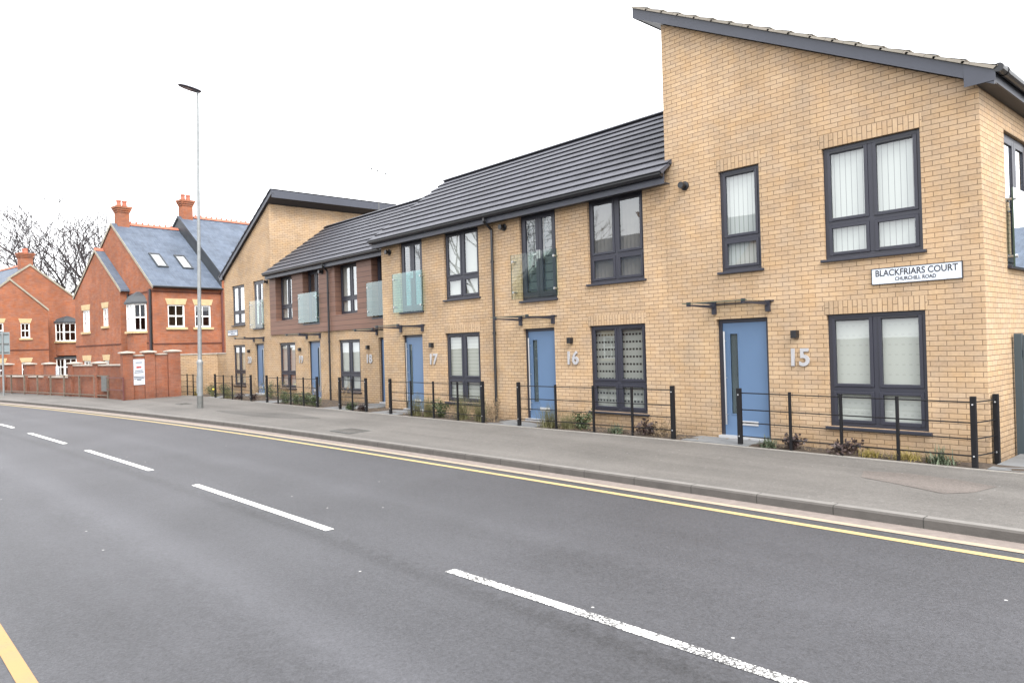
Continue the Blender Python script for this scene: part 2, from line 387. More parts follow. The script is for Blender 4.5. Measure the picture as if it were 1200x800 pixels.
# wall with openings, authored in wall space: u along, d inward, z up
def wall(mb, u0, u1, z0, top, ops, reveal=0.12):
    us = sorted(set([u0, u1] + [o[0] for o in ops] + [o[1] for o in ops] + [p[0] for p in top]))
    us = [u for u in us if u0 - 1e-6 <= u <= u1 + 1e-6]
    zs = sorted(set([z0] + [o[2] for o in ops] + [o[3] for o in ops]))
    def zt(u):
        for (a, za), (b, zb) in zip(top, top[1:]):
            if a - 1e-6 <= u <= b + 1e-6: return za + (zb - za) * (u - a) / (b - a)
        return top[-1][1]
    for a, b in zip(us, us[1:]):
        m = (a + b) / 2
        for i, z in enumerate(zs):
            last = i == len(zs) - 1
            hi = None if last else zs[i + 1]
            zc = z + 0.001
            if any(o[0] < m < o[1] and o[2] - 1e-6 <= zc < o[3] for o in ops): continue
            za, zb = (zt(a), zt(b)) if last else (hi, hi)
            mb.face([(a, 0, z), (b, 0, z), (b, 0, zb), (a, 0, za)])
    for a, b, za, zb in ops:
        mb.face([(a, 0, za), (a, 0, zb), (a, reveal, zb), (a, reveal, za)])
        mb.face([(b, 0, zb), (b, 0, za), (b, reveal, za), (b, reveal, zb)])
        mb.face([(a, 0, zb), (b, 0, zb), (b, reveal, zb), (a, reveal, zb)])
        mb.face([(b, 0, za), (a, 0, za), (a, reveal, za), (b, reveal, za)])

def slats(mb, u0, u1, d, z0, z1, step, ang, gap=0.0):
    n = max(1, int((u1 - u0) / step)); w = (u1 - u0) / n
    for i in range(n):
        c = u0 + (i + 0.5) * w; a = ang + random.uniform(-0.05, 0.05)
        h = w * (0.5 - gap); dx = h * math.cos(a); dy = h * math.sin(a)
        mb.face([(c - dx, d - dy, z0), (c + dx, d + dy, z0), (c + dx, d + dy, z1), (c - dx, d - dy, z1)])

def window(root, T, u0, u1, z0, z1, reveal=0.055, cols=2, split=0.32, blind=None, bmat=None, sill=True, gm='glass'):
    """anthracite casement: tall lights over short ones"""
    f = MB(T); y0 = reveal; y1 = reveal + 0.07; W = 0.062; mz = z0 + (z1 - z0) * split
    f.box(u0, u0 + W, y0, y1, z0, z1); f.box(u1 - W, u1, y0, y1, z0, z1)
    f.box(u0 + W, u1 - W, y0, y1, z1 - W, z1); f.box(u0 + W, u1 - W, y0, y1, z0, z0 + W)
    f.box(u0 + W, u1 - W, y0, y1, mz - 0.035, mz + 0.035)
    cw = (u1 - u0) / cols
    for i in range(1, cols):
        c = u0 + cw * i
        f.box(c - 0.04, c + 0.04, y0 - 0.002, y1 - 0.002, z0 + W, z1 - W)
    frame = f.build('window', M['anth'], root, bevel=0.006)
    s = MB(T); g = MB(T); tv = MB(T)
    for i in range(cols):
        a = u0 + cw * i + (W if i == 0 else 0.04); b = u0 + cw * (i + 1) - (W if i == cols - 1 else 0.04)
        for (za, zb) in ((z0 + W, mz - 0.035), (mz + 0.035, z1 - W)):
            k = 0.05; ys = y0 - 0.014; ye = y0 + 0.03
            s.box(a, a + k, ys, ye, za, zb); s.box(b - k, b, ys, ye, za, zb)
            s.box(a + k, b - k, ys, ye, za, za + k); s.box(a + k, b - k, ys, ye, zb - k, zb)
            g.face([(a + k, y0 + 0.012, za + k), (b - k, y0 + 0.012, za + k), (b - k, y0 + 0.012, zb - k), (a + k, y0 + 0.012, zb - k)])
        tv.box(a + 0.06, b - 0.06, y0 - 0.03, y0 - 0.012, z1 - W - 0.035, z1 - W - 0.012)
    s.build('sash', M['anth'], frame, bevel=0.006); g.build('pane', M[gm], frame)
    tv.build('trickle_vent', M['gutter'], frame)
    if sill:
        q = MB(T); q.box(u0 - 0.05, u1 + 0.05, -0.055, reveal - 0.004, z0 - 0.045, z0 - 0.003); q.build('sill', M['anth'], frame, bevel=0.006)
    if blind:
        b = MB(T); d = y1 + 0.012
        if False: pass
        elif blind == 'vertical_open': slats(b, u0 + 0.03, u1 - 0.03, d + 0.03, z0 + 0.05, z1 - 0.08, 0.1, 0.55, 0.1)
        else:
            for i in range(cols):
                a = u0 + cw * i + 0.045; e = u0 + cw * (i + 1) - 0.045
                b.face([(a, d, z0 + 0.05), (e, d, z0 + 0.05), (e, d, z1 - 0.07), (a, d, z1 - 0.07)],
                       [(0, 0), (e - a, 0), (e - a, z1 - z0), (0, z1 - z0)])
        b.build('blind', M[bmat], frame)
    return frame

def french_door(root, T, u0, u1, z0, z1, reveal=0.055, bmat=None):
    f = MB(T); y0 = reveal; y1 = reveal + 0.07; W = 0.06; c = (u0 + u1) / 2
    f.box(u0, u0 + W, y0, y1, z0, z1); f.box(u1 - W, u1, y0, y1, z0, z1)
    f.box(u0 + W, u1 - W, y0, y1, z1 - W, z1); f.box(u0 + W, u1 - W, y0, y1, z0, z0 + W)
    d = f.build('balcony_door', M['anth'], root, bevel=0.006)
    s = MB(T); g = MB(T)
    for a, b in ((u0 + W, c - 0.004), (c + 0.004, u1 - W)):
        k = 0.095; ys = y0 - 0.012; ye = y0 + 0.04; za = z0 + W; zb = z1 - W
        s.box(a, a + k, ys, ye, za, zb); s.box(b - k, b, ys, ye, za, zb)
        s.box(a + k, b - k, ys, ye, za, za + k + 0.03); s.box(a + k, b - k, ys, ye, zb - k, zb)
        g.face([(a + k, y0 + 0.012, za + k), (b - k, y0 + 0.012, za + k), (b - k, y0 + 0.012, zb - k), (a + k, y0 + 0.012, zb - k)])
    s.build('leaf', M['anth'], d, bevel=0.006); g.build('pane', M['glass'], d)
    h = MB(T); h.box(c - 0.05, c - 0.02, y0 - 0.035, y0 - 0.012, z0 + 0.95, z0 + 1.15); h.box(c - 0.16, c - 0.03, y0 - 0.06, y0 - 0.04, z0 + 1.04, z0 + 1.065)
    h.box(c + 0.02, c + 0.05, y0 - 0.035, y0 - 0.012, z0 + 0.95, z0 + 1.15); h.build('handle', M['steel'], d)
    q = MB(T); q.box(u0 - 0.03, u1 + 0.03, -0.06, reveal - 0.004, z0 - 0.05, z0 - 0.003); q.build('sill', M['anth'], d, bevel=0.006)
    if bmat:
        b = MB(T)
        for a, e in ((u0 + 0.1, c - 0.06), (c + 0.06, u1 - 0.1)):
            b.face([(a, y1 + 0.05, z0 + 0.05), (e, y1 + 0.05, z0 + 0.05), (e, y1 + 0.05, z1 - 0.07), (a, y1 + 0.05, z1 - 0.07)],
                   [(0, 0), (e - a, 0), (e - a, z1 - z0), (0, z1 - z0)])
        b.build('blind', M[bmat], d)  # flat sheet carrying the dark bars
    return d

def balcony(root, T, u0, u1, z0, z1, gm):
    g = MB(T); g.box(u0, u1, -0.105, -0.087, z0, z1)
    o = g.build('balcony_glass', M[gm], root)
    e = MB(T); e.box(u0 - 0.002, u0, -0.107, -0.085, z0, z1); e.box(u1, u1 + 0.002, -0.107, -0.085, z0, z1)
    e.build('glass_edge', M['bal_glass_edge'], o)
    for u in (u0 + 0.07, u1 - 0.07):
        for z in (z0 + 0.16, z1 - 0.16):
            b = MB(T)
            if T is None or True:
                n = 12
                for (ra, da, rb, db) in ((0.02, 0.0, 0.02, -0.087), (0.028, -0.105, 0.028, -0.125)):
                    A = [(u + ra * math.cos(2 * math.pi * i / n), da, z + ra * math.sin(2 * math.pi * i / n)) for i in range(n)]
                    B = [(u + rb * math.cos(2 * math.pi * i / n), db, z + rb * math.sin(2 * math.pi * i / n)) for i in range(n)]
                    for i in range(n):
                        j = (i + 1) % n; b.face([A[i], A[j], B[j], B[i]])
                    b.face(B)
            b.build('fixing', M['steel'], o, smooth=False)

def front_door(root, T, u0, u1, z0, z1, hinge_right=True, reveal=0.075):
    f = MB(T); y0 = reveal; W = 0.07
    f.box(u0, u0 + W, y0, y0 + 0.07, z0, z1); f.box(u1 - W, u1, y0, y0 + 0.07, z0, z1)
    f.box(u0 + W, u1 - W, y0, y0 + 0.07, z1 - W, z1)
    l = MB(T); a, b = u0 + W + 0.003, u1 - W - 0.003; zb = z1 - W - 0.003; yl = y0 + 0.016
    s = (lambda k: a + k) if hinge_right else (lambda k: b - k)
    g0, g1 = sorted((s(0.15), s(0.30))); gz0, gz1 = z0 + 0.42, z1 - 0.27
    # leaf as a panel with a slot for the tall light
    l.box(a, g0, yl, yl + 0.045, z0 + 0.03, zb); l.box(g1, b, yl, yl + 0.045, z0 + 0.03, zb)
    l.box(g0, g1, yl, yl + 0.045, z0 + 0.03, gz0); l.box(g0, g1, yl, yl + 0.045, gz1, zb)
    d = l.build('door', M['blue'], root)
    f.build('door_frame', M['anth'], d, bevel=0.005)
    g = MB(T); g.box(g0 + 0.001, g1 - 0.001, yl + 0.018, yl + 0.026, gz0 + 0.001, gz1 - 0.001); g.build('glazing', M['frost'], d)
    fr = MB(T); k = 0.018
    fr.box(g0 - k, g0, yl - 0.008, yl + 0.02, gz0 - k, gz1 + k); fr.box(g1, g1 + k, yl - 0.008, yl + 0.02, gz0 - k, gz1 + k)
    fr.box(g0, g1, yl - 0.008, yl + 0.02, gz1, gz1 + k); fr.box(g0, g1, yl - 0.008, yl + 0.02, gz0 - k, gz0)
    fr.build('glazing_bead', M['blue'], d)
    h = MB(T); c = s(0.055)
    P = lambda u, dd, z: (T(u, dd, z) if T else (u, dd, z))
    hh = MB(); hh.tube(P(c, yl - 0.055, z0 + 0.22), P(c, yl - 0.055, z1 - 0.22), 0.016, n=10)
    for z in (z0 + 0.4, (z0 + z1) / 2, z1 - 0.4): hh.tube(P(c, yl - 0.055, z), P(c, yl, z), 0.010, n=8)
    hh.build('handle', M['steel'], d)
    lb = MB(T); m = s(0.5); lb.box(m - 0.16, m + 0.16, yl - 0.014, yl, z0 + 0.22, z0 + 0.30); lb.build('letterbox', M['alu'], d, bevel=0.004)
    t = MB(T); t.box(u0, u1, -0.03, reveal + 0.06, z0 - 0.02, z0 + 0.028); t.build('threshold', M['alu'], d)
    return d

def canopy(root, T, u0, u1, z):
    g = MB(T); g.box(u0 - 0.1, u1 + 0.1, -0.88, -0.02, z + 0.035, z + 0.047)
    c = g.build('canopy', M['canopy_glass'], root)
    e = MB(T); e.box(u0 - 0.1, u1 + 0.1, -0.019, -0.002, z + 0.028, z + 0.054); e.build('wall_channel', M['anth'], c)
    e = MB(T); e.box(u0 - 0.1, u1 + 0.1, -0.886, -0.8805, z + 0.034, z + 0.048); e.build('glass_edge', M['bal_glass_edge'], c)
    for u in (u0, u1):
        b = MB(T)
        b.box(u - 0.035, u + 0.035, -0.06, 0.0, z - 0.14, z + 0.06)
        b.prism([(-0.06, z - 0.030), (-0.06, z + 0.022), (-0.84, z + 0.022), (-0.84, z + 0.002)], lambda p, q, t: (t, p, q), u - 0.02, u + 0.02)
        b.box(u - 0.026, u + 0.026, -0.86, -0.80, z - 0.012, z + 0.065)
        b.build('bracket', M['anth'], c)

def cowl(root, T, u, z):
    b = MB(T); n = 14
    def ring(r, d): return [(u + r * math.cos(2 * math.pi * i / n), d, z + r * math.sin(2 * math.pi * i / n)) for i in range(n)]
    prof = [(0.085, 0.0), (0.085, -0.03), (0.05, -0.04), (0.05, -0.10), (0.062, -0.10), (0.062, -0.16), (0.0, -0.16)]
    for (ra, da), (rb, db) in zip(prof, prof[1:]):
        A, B = ring(ra, da), ring(rb, db)
        for i in range(n):
            j = (i + 1) % n; b.face([A[i], A[j], B[j], B[i]])
    b.build('flue_terminal', M['gutter'], root, weld=True)
def wall_light(root, T, u, z):
    b = MB(T); b.box(u - 0.05, u + 0.05, -0.11, 0, z - 0.065, z + 0.065); b.build('wall_light', M['gutter'], root, bevel=0.006)
def pipe(root, T, u, z0, z1, d=-0.06, r=0.034, mat='gutter', swan=None):
    P = lambda *p: (T(*p) if T else p)
    b = MB(); b.tube(P(u, d, z0), P(u, d, z1), r, n=10)
    z = z0 + 0.4
    while z < z1 - 0.1:
        b.tube(P(u, d, z), P(u, d, z + 0.05), r + 0.012, n=10); z += 1.75
    if swan:
        b.tube(P(u, d, z1), P(u, swan[0], swan[1]), r, n=10); b.tube(P(u, swan[0], swan[1]), P(u, swan[0], swan[1] + 0.12), r, n=10)
    b.build('downpipe', M[mat], root)
def lintel(root, T, u0, u1, z, h=0.215):
    b = MB(T); a, e = u0 - 0.03, u1 + 0.03
    b.face([(a, -0.003, z + 0.002), (e, -0.003, z + 0.002), (e, -0.003, z + h), (a, -0.003, z + h)],
           [(0.005, 0), (0.005, e - a), (0.005 + h, e - a), (0.005 + h, 0)])
    b.face([(a, -0.003, z + h), (e, -0.003, z + h), (e, 0.01, z + h), (a, 0.01, z + h)])
    b.face([(a, 0.01, z + 0.002), (e, 0.01, z + 0.002), (e, -0.003, z + 0.002), (a, -0.003, z + 0.002)])
    b.build('lintel', M['buff_soldier'], root)

def roof_courses(mb, a0, z0, a1, z1, fn, t0, t1, n=None, step=0.026, thick=0.05, jag=0.0):
    """stepped tile courses from eave (a0,z0) up to ridge (a1,z1); fn(a,z,t) -> xyz, extruded t0..t1"""
    L = math.hypot(a1 - a0, z1 - z0); n = n or max(1, round(L / 0.32))
    ea, ez = (a1 - a0) / L, (z1 - z0) / L; na, nz = -ez, ea
    if nz < 0: na, nz = -na, -nz
    for i in range(n):
        s0 = L * i / n; s1 = L * (i + 1) / n + 0.03 if i < n - 1 else L
        B0 = (a0 + ea * s0, z0 + ez * s0); B1 = (a0 + ea * s1, z0 + ez * s1)
        q = lambda s_, h: (a0 + ea * s_ + na * h, z0 + ez * s_ + nz * h)
        lip, lt = 0.030, 0.014
        lo = [q(s0, 0.0), q(s1, 0.0)]
        hi = [q(s0 - lip, thick + step * lip / 0.3), q(s1, thick - step)]
        under = [q(s0 - lip, thick - lt), q(s0 + 0.012, thick - lt)]
        u0, u1 = t0, t1
        f = lambda p, t: fn(p[0], p[1], t)
        v0 = s0 + 0.002; v1 = s1
        mb.face([f(hi[0], u0), f(hi[0], u1), f(hi[1], u1), f(hi[1], u0)], [(u0, v0), (u1, v0), (u1, v1), (u0, v1)])   # top
        mb.face([f(under[0], u0), f(under[0], u1), f(hi[0], u1), f(hi[0], u0)], [(u0, v0), (u1, v0), (u1, v0 + 0.02), (u0, v0 + 0.02)])  # lip
        mb.face([f(under[0], u1), f(under[0], u0), f(under[1], u0), f(under[1], u1)], [(0.1, 0.1)] * 4)
        mb.face([f(lo[0], u0), f(lo[0], u1), f(under[1], u1), f(under[1], u0)], [(0.1, 0.1)] * 4)
        for u in (u0, u1):
            mb.face([f(under[0], u), f(under[1], u), f(hi[1], u), f(hi[0], u)], [(0.1, v0), (0.1, v1), (0.14, v1), (0.14, v0)])
        for u in (u0, u1):
            mb.face([f(lo[0], u), f(lo[1], u), f(hi[1], u), f(hi[0], u)], [(0.1, v0), (0.1, v1), (0.14, v1), (0.14, v0)])
    mb.face([fn(a0, z0, t0), fn(a1, z1, t0), fn(a1, z1, t1), fn(a0, z0, t1)], [(0.1, 0.1)] * 4)

# ------------------------------------------------------------------ the terrace
E = [-3.10, -8.41, -13.60, -18.75, -23.92, -29.00, -34.12]
D1, D2 = 11.68, 12.70
G_H = 'houses of the buff brick terrace'
def house_root(name, label, i, y):
    return thing(name, label, 'house', (E[i + 1], y, 0), 0, G_H)

def mono_house(i, y, label, high_left, ops_front, ops_side=None):
    """end house with a single pitched roof"""
    r = house_root('terraced_house', label, i, y)
    w = E[i] - E[i + 1]; dep = 5.6
    hi, lo = 7.90, 5.24
    zl, zr = (hi, lo) if high_left else (lo, hi)
    b = MB(); wall(b, 0, w, -0.3, [(0, zl), (w, zr)], ops_front)
    # left and right flanks, back
    b.face([(0, dep, -0.3), (0, 0, -0.3), (0, 0, zl), (0, dep, zl)])
    Ts = lambda u, d, z: (w - d, u, z)
    sb = MB(Ts); wall(sb, 0, dep, -0.3, [(0, zr), (dep, zr)], ops_side or []); b.v, off = b.v + sb.v, len(b.v)
    b.f += [tuple(k + off for k in f) for f in sb.f]; b.uv += sb.uv
    b.face([(w, dep, -0.3), (0, dep, -0.3), (0, dep, zl), (w, dep, zr)])
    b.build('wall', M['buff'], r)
    fl = MB(); fl.box(0.02, w - 0.02, 0.35, dep - 0.02, 2.45, 2.7); fl.build('floor', M['soffit'], r)
    # roof
    sl = (hi - lo) / w
    o_hi, o_lo = 0.58, 0.22
    if high_left: xa, za, xb, zb = w + o_lo, lo - sl * o_lo, -o_hi, hi + sl * o_hi
    else: xa, za, xb, zb = -o_lo, lo - sl * o_lo, w + o_hi, hi + sl * o_hi
    rf = MB(); lift = 0.20
    tm = 'tile_buff' if high_left else 'tile'
    roof_courses(rf, xa, za + lift, xb, zb + lift, lambda a, z, t: (a, t, z), -0.16, dep + 0.3, n=17, step=0.03, thick=0.06)
    roof = rf.build('roof', M[tm], r)
    # barge boards, front and back
    for (ya, yb) in ((-0.125, -0.10), (dep + 0.20, dep + 0.225)):
        bb = MB(); bb.prism([(xa, za), (xb, zb), (xb, zb + lift - 0.003), (xa, za + lift - 0.003)], lambda p, q, t: (p, t, q), ya, yb)
        bb.build('barge_board', M['fascia'], r)
    # box end at the low eave
    be = MB(); s = 1 if high_left else -1; xw = w if high_left else 0
    be.prism([(xw - s * 0.14, lo + sl * 0.14 + 0.19), (xw - s * 0.14, lo - 0.06), (xw + s * (o_lo + 0.02), lo - 0.06), (xw + s * (o_lo + 0.02), lo + 0.11)],
             lambda p, q, t: (p, t, q), -0.135, -0.127)
    be.build('box_end', M['fascia'], r)
    # soffits
    so = MB()
    so.box(xw + s * 0.003, xw + s * (o_lo - 0.03), -0.10, dep + 0.2, lo - 0.06, lo - 0.035)
    so.prism([(xa, za + 0.02), (xb, zb + 0.02), (xb, zb + 0.05), (xa, za + 0.05)], lambda p, q, t: (p, t, q), -0.098, -0.002)
    xh = 0 if high_left else w
    so.prism([(xh - s * 0.003, hi + 0.02), (xh - s * (o_hi - 0.03), hi + sl * (o_hi - 0.03) + 0.02), (xh - s * (o_hi - 0.03), hi + sl * (o_hi - 0.03) + 0.045), (xh - s * 0.003, hi + 0.045)],
             lambda p, q, t: (p, t, q), -0.098, dep + 0.2)
    so.build('soffit', M['soffit'], r)
    # deep board down the high side, fascia along the low eave
    hb = MB()
    xh2 = xh - s * (o_hi - 0.03)
    hb.box(xh2, xh2 - s * 0.028, -0.098, dep + 0.2, hi + sl * o_hi - (0.0 if high_left else 0.13), hi + sl * o_hi + lift - 0.02)
    hb.build('fascia', M['fascia'], r); hb = MB()
    hb.box(xw + s * (o_lo - 0.03), xw + s * (o_lo - 0.003), -0.10, dep + 0.2, lo - 0.06, lo + 0.10)
    hb.build('fascia', M['fascia'], r)
    gt = MB(); gx = xw + s * (o_lo + 0.06)
    gt.tube((gx, -0.14, lo + 0.10), (gx, dep + 0.25, lo + 0.10), 0.062, n=12)
    for yy in (0.1, 1.4, 2.7, 4.0): gt.tube((gx, yy, lo + 0.10), (gx, yy + 0.05, lo + 0.10), 0.072, n=12)
    gt.build('gutter', M['gutter'], r)
    return r, w

def pitched_house(i, y, label, ops_front, clad_ops=None, left_end=False, right_end=False, open_left=False):
    r = house_root('terraced_house', label, i, y)
    w = E[i] - E[i + 1]; dep = 5.2; top = 5.0; g = 0.004
    b = MB()
    x0, x1 = g, w - g
    if clad_ops is None:
        wall(b, x0, x1, -0.3, [(x0, top), (x1, top)], ops_front)
    else:
        wall(b, x0, x1, -0.3, [(x0, 2.50), (x1, 2.50)], ops_front)
    pk = (top + (dep / 2) * 0.741)
    for x in (x0, x1):
        b.face([(x, dep, -0.3), (x, 0, -0.3), (x, 0, top), (x, dep / 2, pk), (x, dep, top)])
    b.face([(w - g, dep, -0.3), (g, dep, -0.3), (g, dep, top), (w - g, dep, top)])
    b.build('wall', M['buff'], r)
    fl = MB(); fl.box(0.02, w - 0.02, 0.35, dep - 0.02, 2.45, 2.7); fl.build('floor', M['soffit'], r)
    if clad_ops is not None:
        cb = MB(lambda u, d, z: (u, d - 0.05, z)); wall(cb, x0, x1, 2.46, [(x0, top), (x1, top)], clad_ops, reveal=0.28)
        cb.face([(x0, 0, 2.46), (x0, 0, top), (x0, 0.05, top), (x0, 0.05, 2.46)]); cb.face([(x1, 0.05, 2.46), (x1, 0.05, top), (x1, 0, top), (x1, 0, 2.46)])
        cb.face([(x0, 0, 2.46), (x1, 0, 2.46), (x1, 0.05, 2.46), (x0, 0.05, 2.46)])
        cb.build('cladding', M['clad'], r)
    ya, za, yb, zb = -0.32, 4.93, dep / 2, 4.93 + (dep / 2 + 0.32) * 0.741
    xl = -0.16 if left_end else 0.002; xr = w + (0.16 if right_end else -0.002)
    rf = MB()
    roof_courses(rf, ya, za, yb, zb, lambda a, z, t: (t, a, z), xl, xr, n=11, step=0.040, thick=0.082)
    roof_courses(rf, dep + 0.32, za, yb, zb, lambda a, z, t: (t, a, z), xl, xr, n=11, step=0.040, thick=0.082)
    roof = rf.build('roof', M['tile'], r)
    rt = MB(); 
    rt.prism([(yb - 0.13, zb - 0.02), (yb, zb + 0.055), (yb + 0.13, zb - 0.02), (yb, zb - 0.06)], lambda p, q, t: (t, p, q + 0.075), xl - 0.005, xr + 0.005)
    rt.build('ridge_tiles', M['tile'], roof)
    fx0, fx1 = (xl + 0.02 if left_end else x0), (xr - 0.02 if right_end else x1)
    fa = MB(); fa.box(fx0, fx1, -0.245, -0.225, 4.755, 4.985); fa.build('fascia', M['fascia'], r); fa = MB(); fa.box(fx0, fx1, dep + 0.225, dep + 0.245, 4.755, 4.985)
    fa.build('fascia', M['fascia'], r)
    so = MB(); so.box(fx0, fx1, -0.224, -0.056, 4.765, 4.785); so.build('soffit', M['soffit'], r)
    gt = MB()
    gt.prism([(-0.25, 4.985), (-0.36, 4.985), (-0.36, 4.93), (-0.335, 4.885), (-0.28, 4.875), (-0.25, 4.885)], lambda p, q, t: (t, p, q), fx0, fx1)
    gt.build('gutter', M['gutter'], r)
    if left_end:
        be = MB(); be.prism([(-0.222, 4.757), (0.0, 4.757), (0.0, 5.10), (-0.222, 4.98)], lambda p, q, t: (t, p, q), xl + 0.03, xl + 0.05)
        vb = MB(); vb.prism([(-0.24, za + 0.055), (yb, zb - 0.005), (yb, zb - 0.10), (-0.24, za - 0.05)], lambda p, q, t: (t, p, q), xl + 0.051, xl + 0.068)
        be.build('box_end', M['fascia'], r)
        vb.build('barge_board', M['fascia'], r)
    return r, w

# helper: world X -> house local u
def loc(i, x): return x - E[i + 1]

HZ = dict(head=2.125, sill=0.31, uh=4.80, us=3.02)

# ---- number 15, the tall end house
i = 0
L_ = lambda x: loc(0, x)
ops = [(L_(-5.34), L_(-3.87), HZ['sill'], 2.11), (L_(-7.38), L_(-6.37), -0.01, 2.125), (L_(-5.34), L_(-3.87), 3.0, 4.80), (L_(-7.25), L_(-6.45), 2.98, 4.80)]
h15, w15 = mono_house(0, D1, 'tall buff brick end house numbered 15, at the right end of the terrace', True, ops, [(1.16, 2.55, 2.75, 4.79)])
window(h15, None, *ops[0], blind='flat', bmat='dots_pale', split=0.335)
front_door(h15, None, *ops[1])
window(h15, None, *ops[2], blind='vertical', bmat='slats_line')
window(h15, None, *ops[3], cols=1, blind='vertical', bmat='slats_line')
Ts15 = lambda u, d, z: (w15 - d, u, z)
french_door(h15, Ts15, 1.16, 2.55, 2.75, 4.79)
balcony(h15, Ts15, 1.12, 2.62, 2.72, 3.90, 'side_glass')
for o in (ops[0], ops[2], ops[3]): lintel(h15, None, o[0], o[1], o[3])
canopy(h15, None, L_(-7.40), L_(-6.34), 2.36)
wall_light(h15, None, L_(-5.86), 1.81)
cowl(h15, None, L_(-7.96), 4.68)
text_mesh('house_number', '15', 0.40, M['numeral'], h15, (L_(-5.82), -0.02, 1.41), 0.012, off=0.010)

# ---- 16 and 17
def mid_house(i, y, label, num, X, kw, cladded=False, mirror=False):
    l = lambda x: x - E[i + 1]
    win = (l(X['w'][0]), l(X['w'][1]), HZ['sill'], HZ['head'])
    dr = (l(X['d'][0]), l(X['d'][1]), 0.0, 2.14)
    uw = (l(X['u'][0]), l(X['u'][1]), HZ['us'], HZ['uh'])
    jd = (l(X['j'][0]), l(X['j'][1]), 2.80, 4.83)
    if kw.get('mono'):
        r, w = mono_house(i, y, label, False, [win, dr, uw, jd])
    elif cladded:
        r, w = pitched_house(i, y, label, [win, dr], [uw, jd])
    else:
        r, w = pitched_house(i, y, label, [win, dr, uw, jd], left_end=kw.get('le', False), right_end=kw.get('re', False))
    rv = 0.19 if cladded else 0.055
    window(r, None, *win, blind='flat', bmat=kw['gb'], split=0.335)
    front_door(r, None, *dr, hinge_right=not mirror)
    window(r, None, *uw, reveal=rv, blind=kw.get('ubk', 'flat') if kw['ub'] else None, bmat=kw['ub'], sill=not cladded)
    french_door(r, None, *jd, reveal=rv, bmat=kw.get('jb'))
    dd = -0.05 if cladded else 0.0
    Tb = lambda u, d, z: (u, d + dd, z)
    balcony(r, Tb, l(X['g'][0]), l(X['g'][1]), X['gz'][0], X['gz'][1], kw['gm'])
    if kw.get('lint'): lintel(r, None, win[0], win[1], win[3])
    canopy(r, None, l(X['c'][0]), l(X['c'][1]), 2.36)
    wall_light(r, None, l(X['n']) - 0.02, 1.83)
    cowl(r, Tb, l(X['v']), X['vz'])
    text_mesh('house_number', num, 0.40, M['numeral'], r, (l(X['n']), -0.02, 1.43), 0.012, off=0.010)
    return r

h16 = mid_house(1, D1, 'buff brick house numbered 16, with a clear glass balcony over its door', '16',
    dict(w=(-10.49, -9.00), d=(-12.58, -11.55), u=(-10.46, -8.98), j=(-12.62, -11.43), g=(-12.84, -11.33), gz=(2.85, 3.90), c=(-12.64, -11.56), n=-11.01, v=-13.15, vz=4.62),
    dict(gb='dots_dark', ub='slats_dark', ubk='vertical_open', jb='dark_rows', gm='bal_glass', lint=True, re=True))
h17 = mid_house(2, D1, 'buff brick house numbered 17, standing forward of the brown boarded pair', '17',
    dict(w=(-15.66, -14.21), d=(-17.74, -16.73), u=(-15.62, -14.17), j=(-17.76, -16.64), g=(-18.02, -16.54), gz=(2.80, 3.92), c=(-17.76, -16.68), n=-16.23, v=-18.28, vz=4.60),
    dict(gb='rows_pale', ub='cloth', gm='bal_milk', lint=True, le=True))
h18 = mid_house(3, D2, 'brown boarded and buff brick house numbered 18, set back beside number 17', '18',
    dict(w=(-23.38, -21.90), d=(-20.70, -19.70), u=(-23.45, -21.92), j=(-20.95, -19.65), g=(-21.12, -19.55), gz=(2.85, 3.96), c=(-20.75, -19.68), n=-21.30, v=-19.1, vz=4.62),
    dict(gb='dots_pale', ub='cloth', gm='bal_milk'), cladded=True, mirror=True)
h19 = mid_house(4, D2, 'brown boarded and buff brick house numbered 19, next to the far tall house', '19',
    dict(w=(-28.32, -26.86), d=(-25.76, -24.78), u=(-28.42, -26.92), j=(-25.98, -24.69), g=(-26.20, -24.66), gz=(2.84, 3.95), c=(-25.80, -24.74), n=-26.37, v=-24.36, vz=4.64),
    dict(gb='dots_pale', ub='cloth', gm='bal_milk'), cladded=True, mirror=True)
h20 = mid_house(5, D2, 'tall buff brick house numbered 20, at the far end of the terrace', '20',
    dict(w=(-33.22, -31.85), d=(-30.76, -29.84), u=(-33.2, -31.77), j=(-30.80, -29.74), g=(-31.0, -29.64), gz=(2.80, 3.98), c=(-30.8, -29.80), n=-31.33, v=-29.32, vz=4.70),
    dict(mono=True, gb='rows_pale', ub='cloth', gm='bal_glass'), mirror=True)
pipe(h16, None, 0.03, -0.1, 4.62, swan=(-0.30, 4.80))
pipe(h18, None, 0.05, -0.1, 4.62, d=-0.11, swan=(-0.30, 4.80))

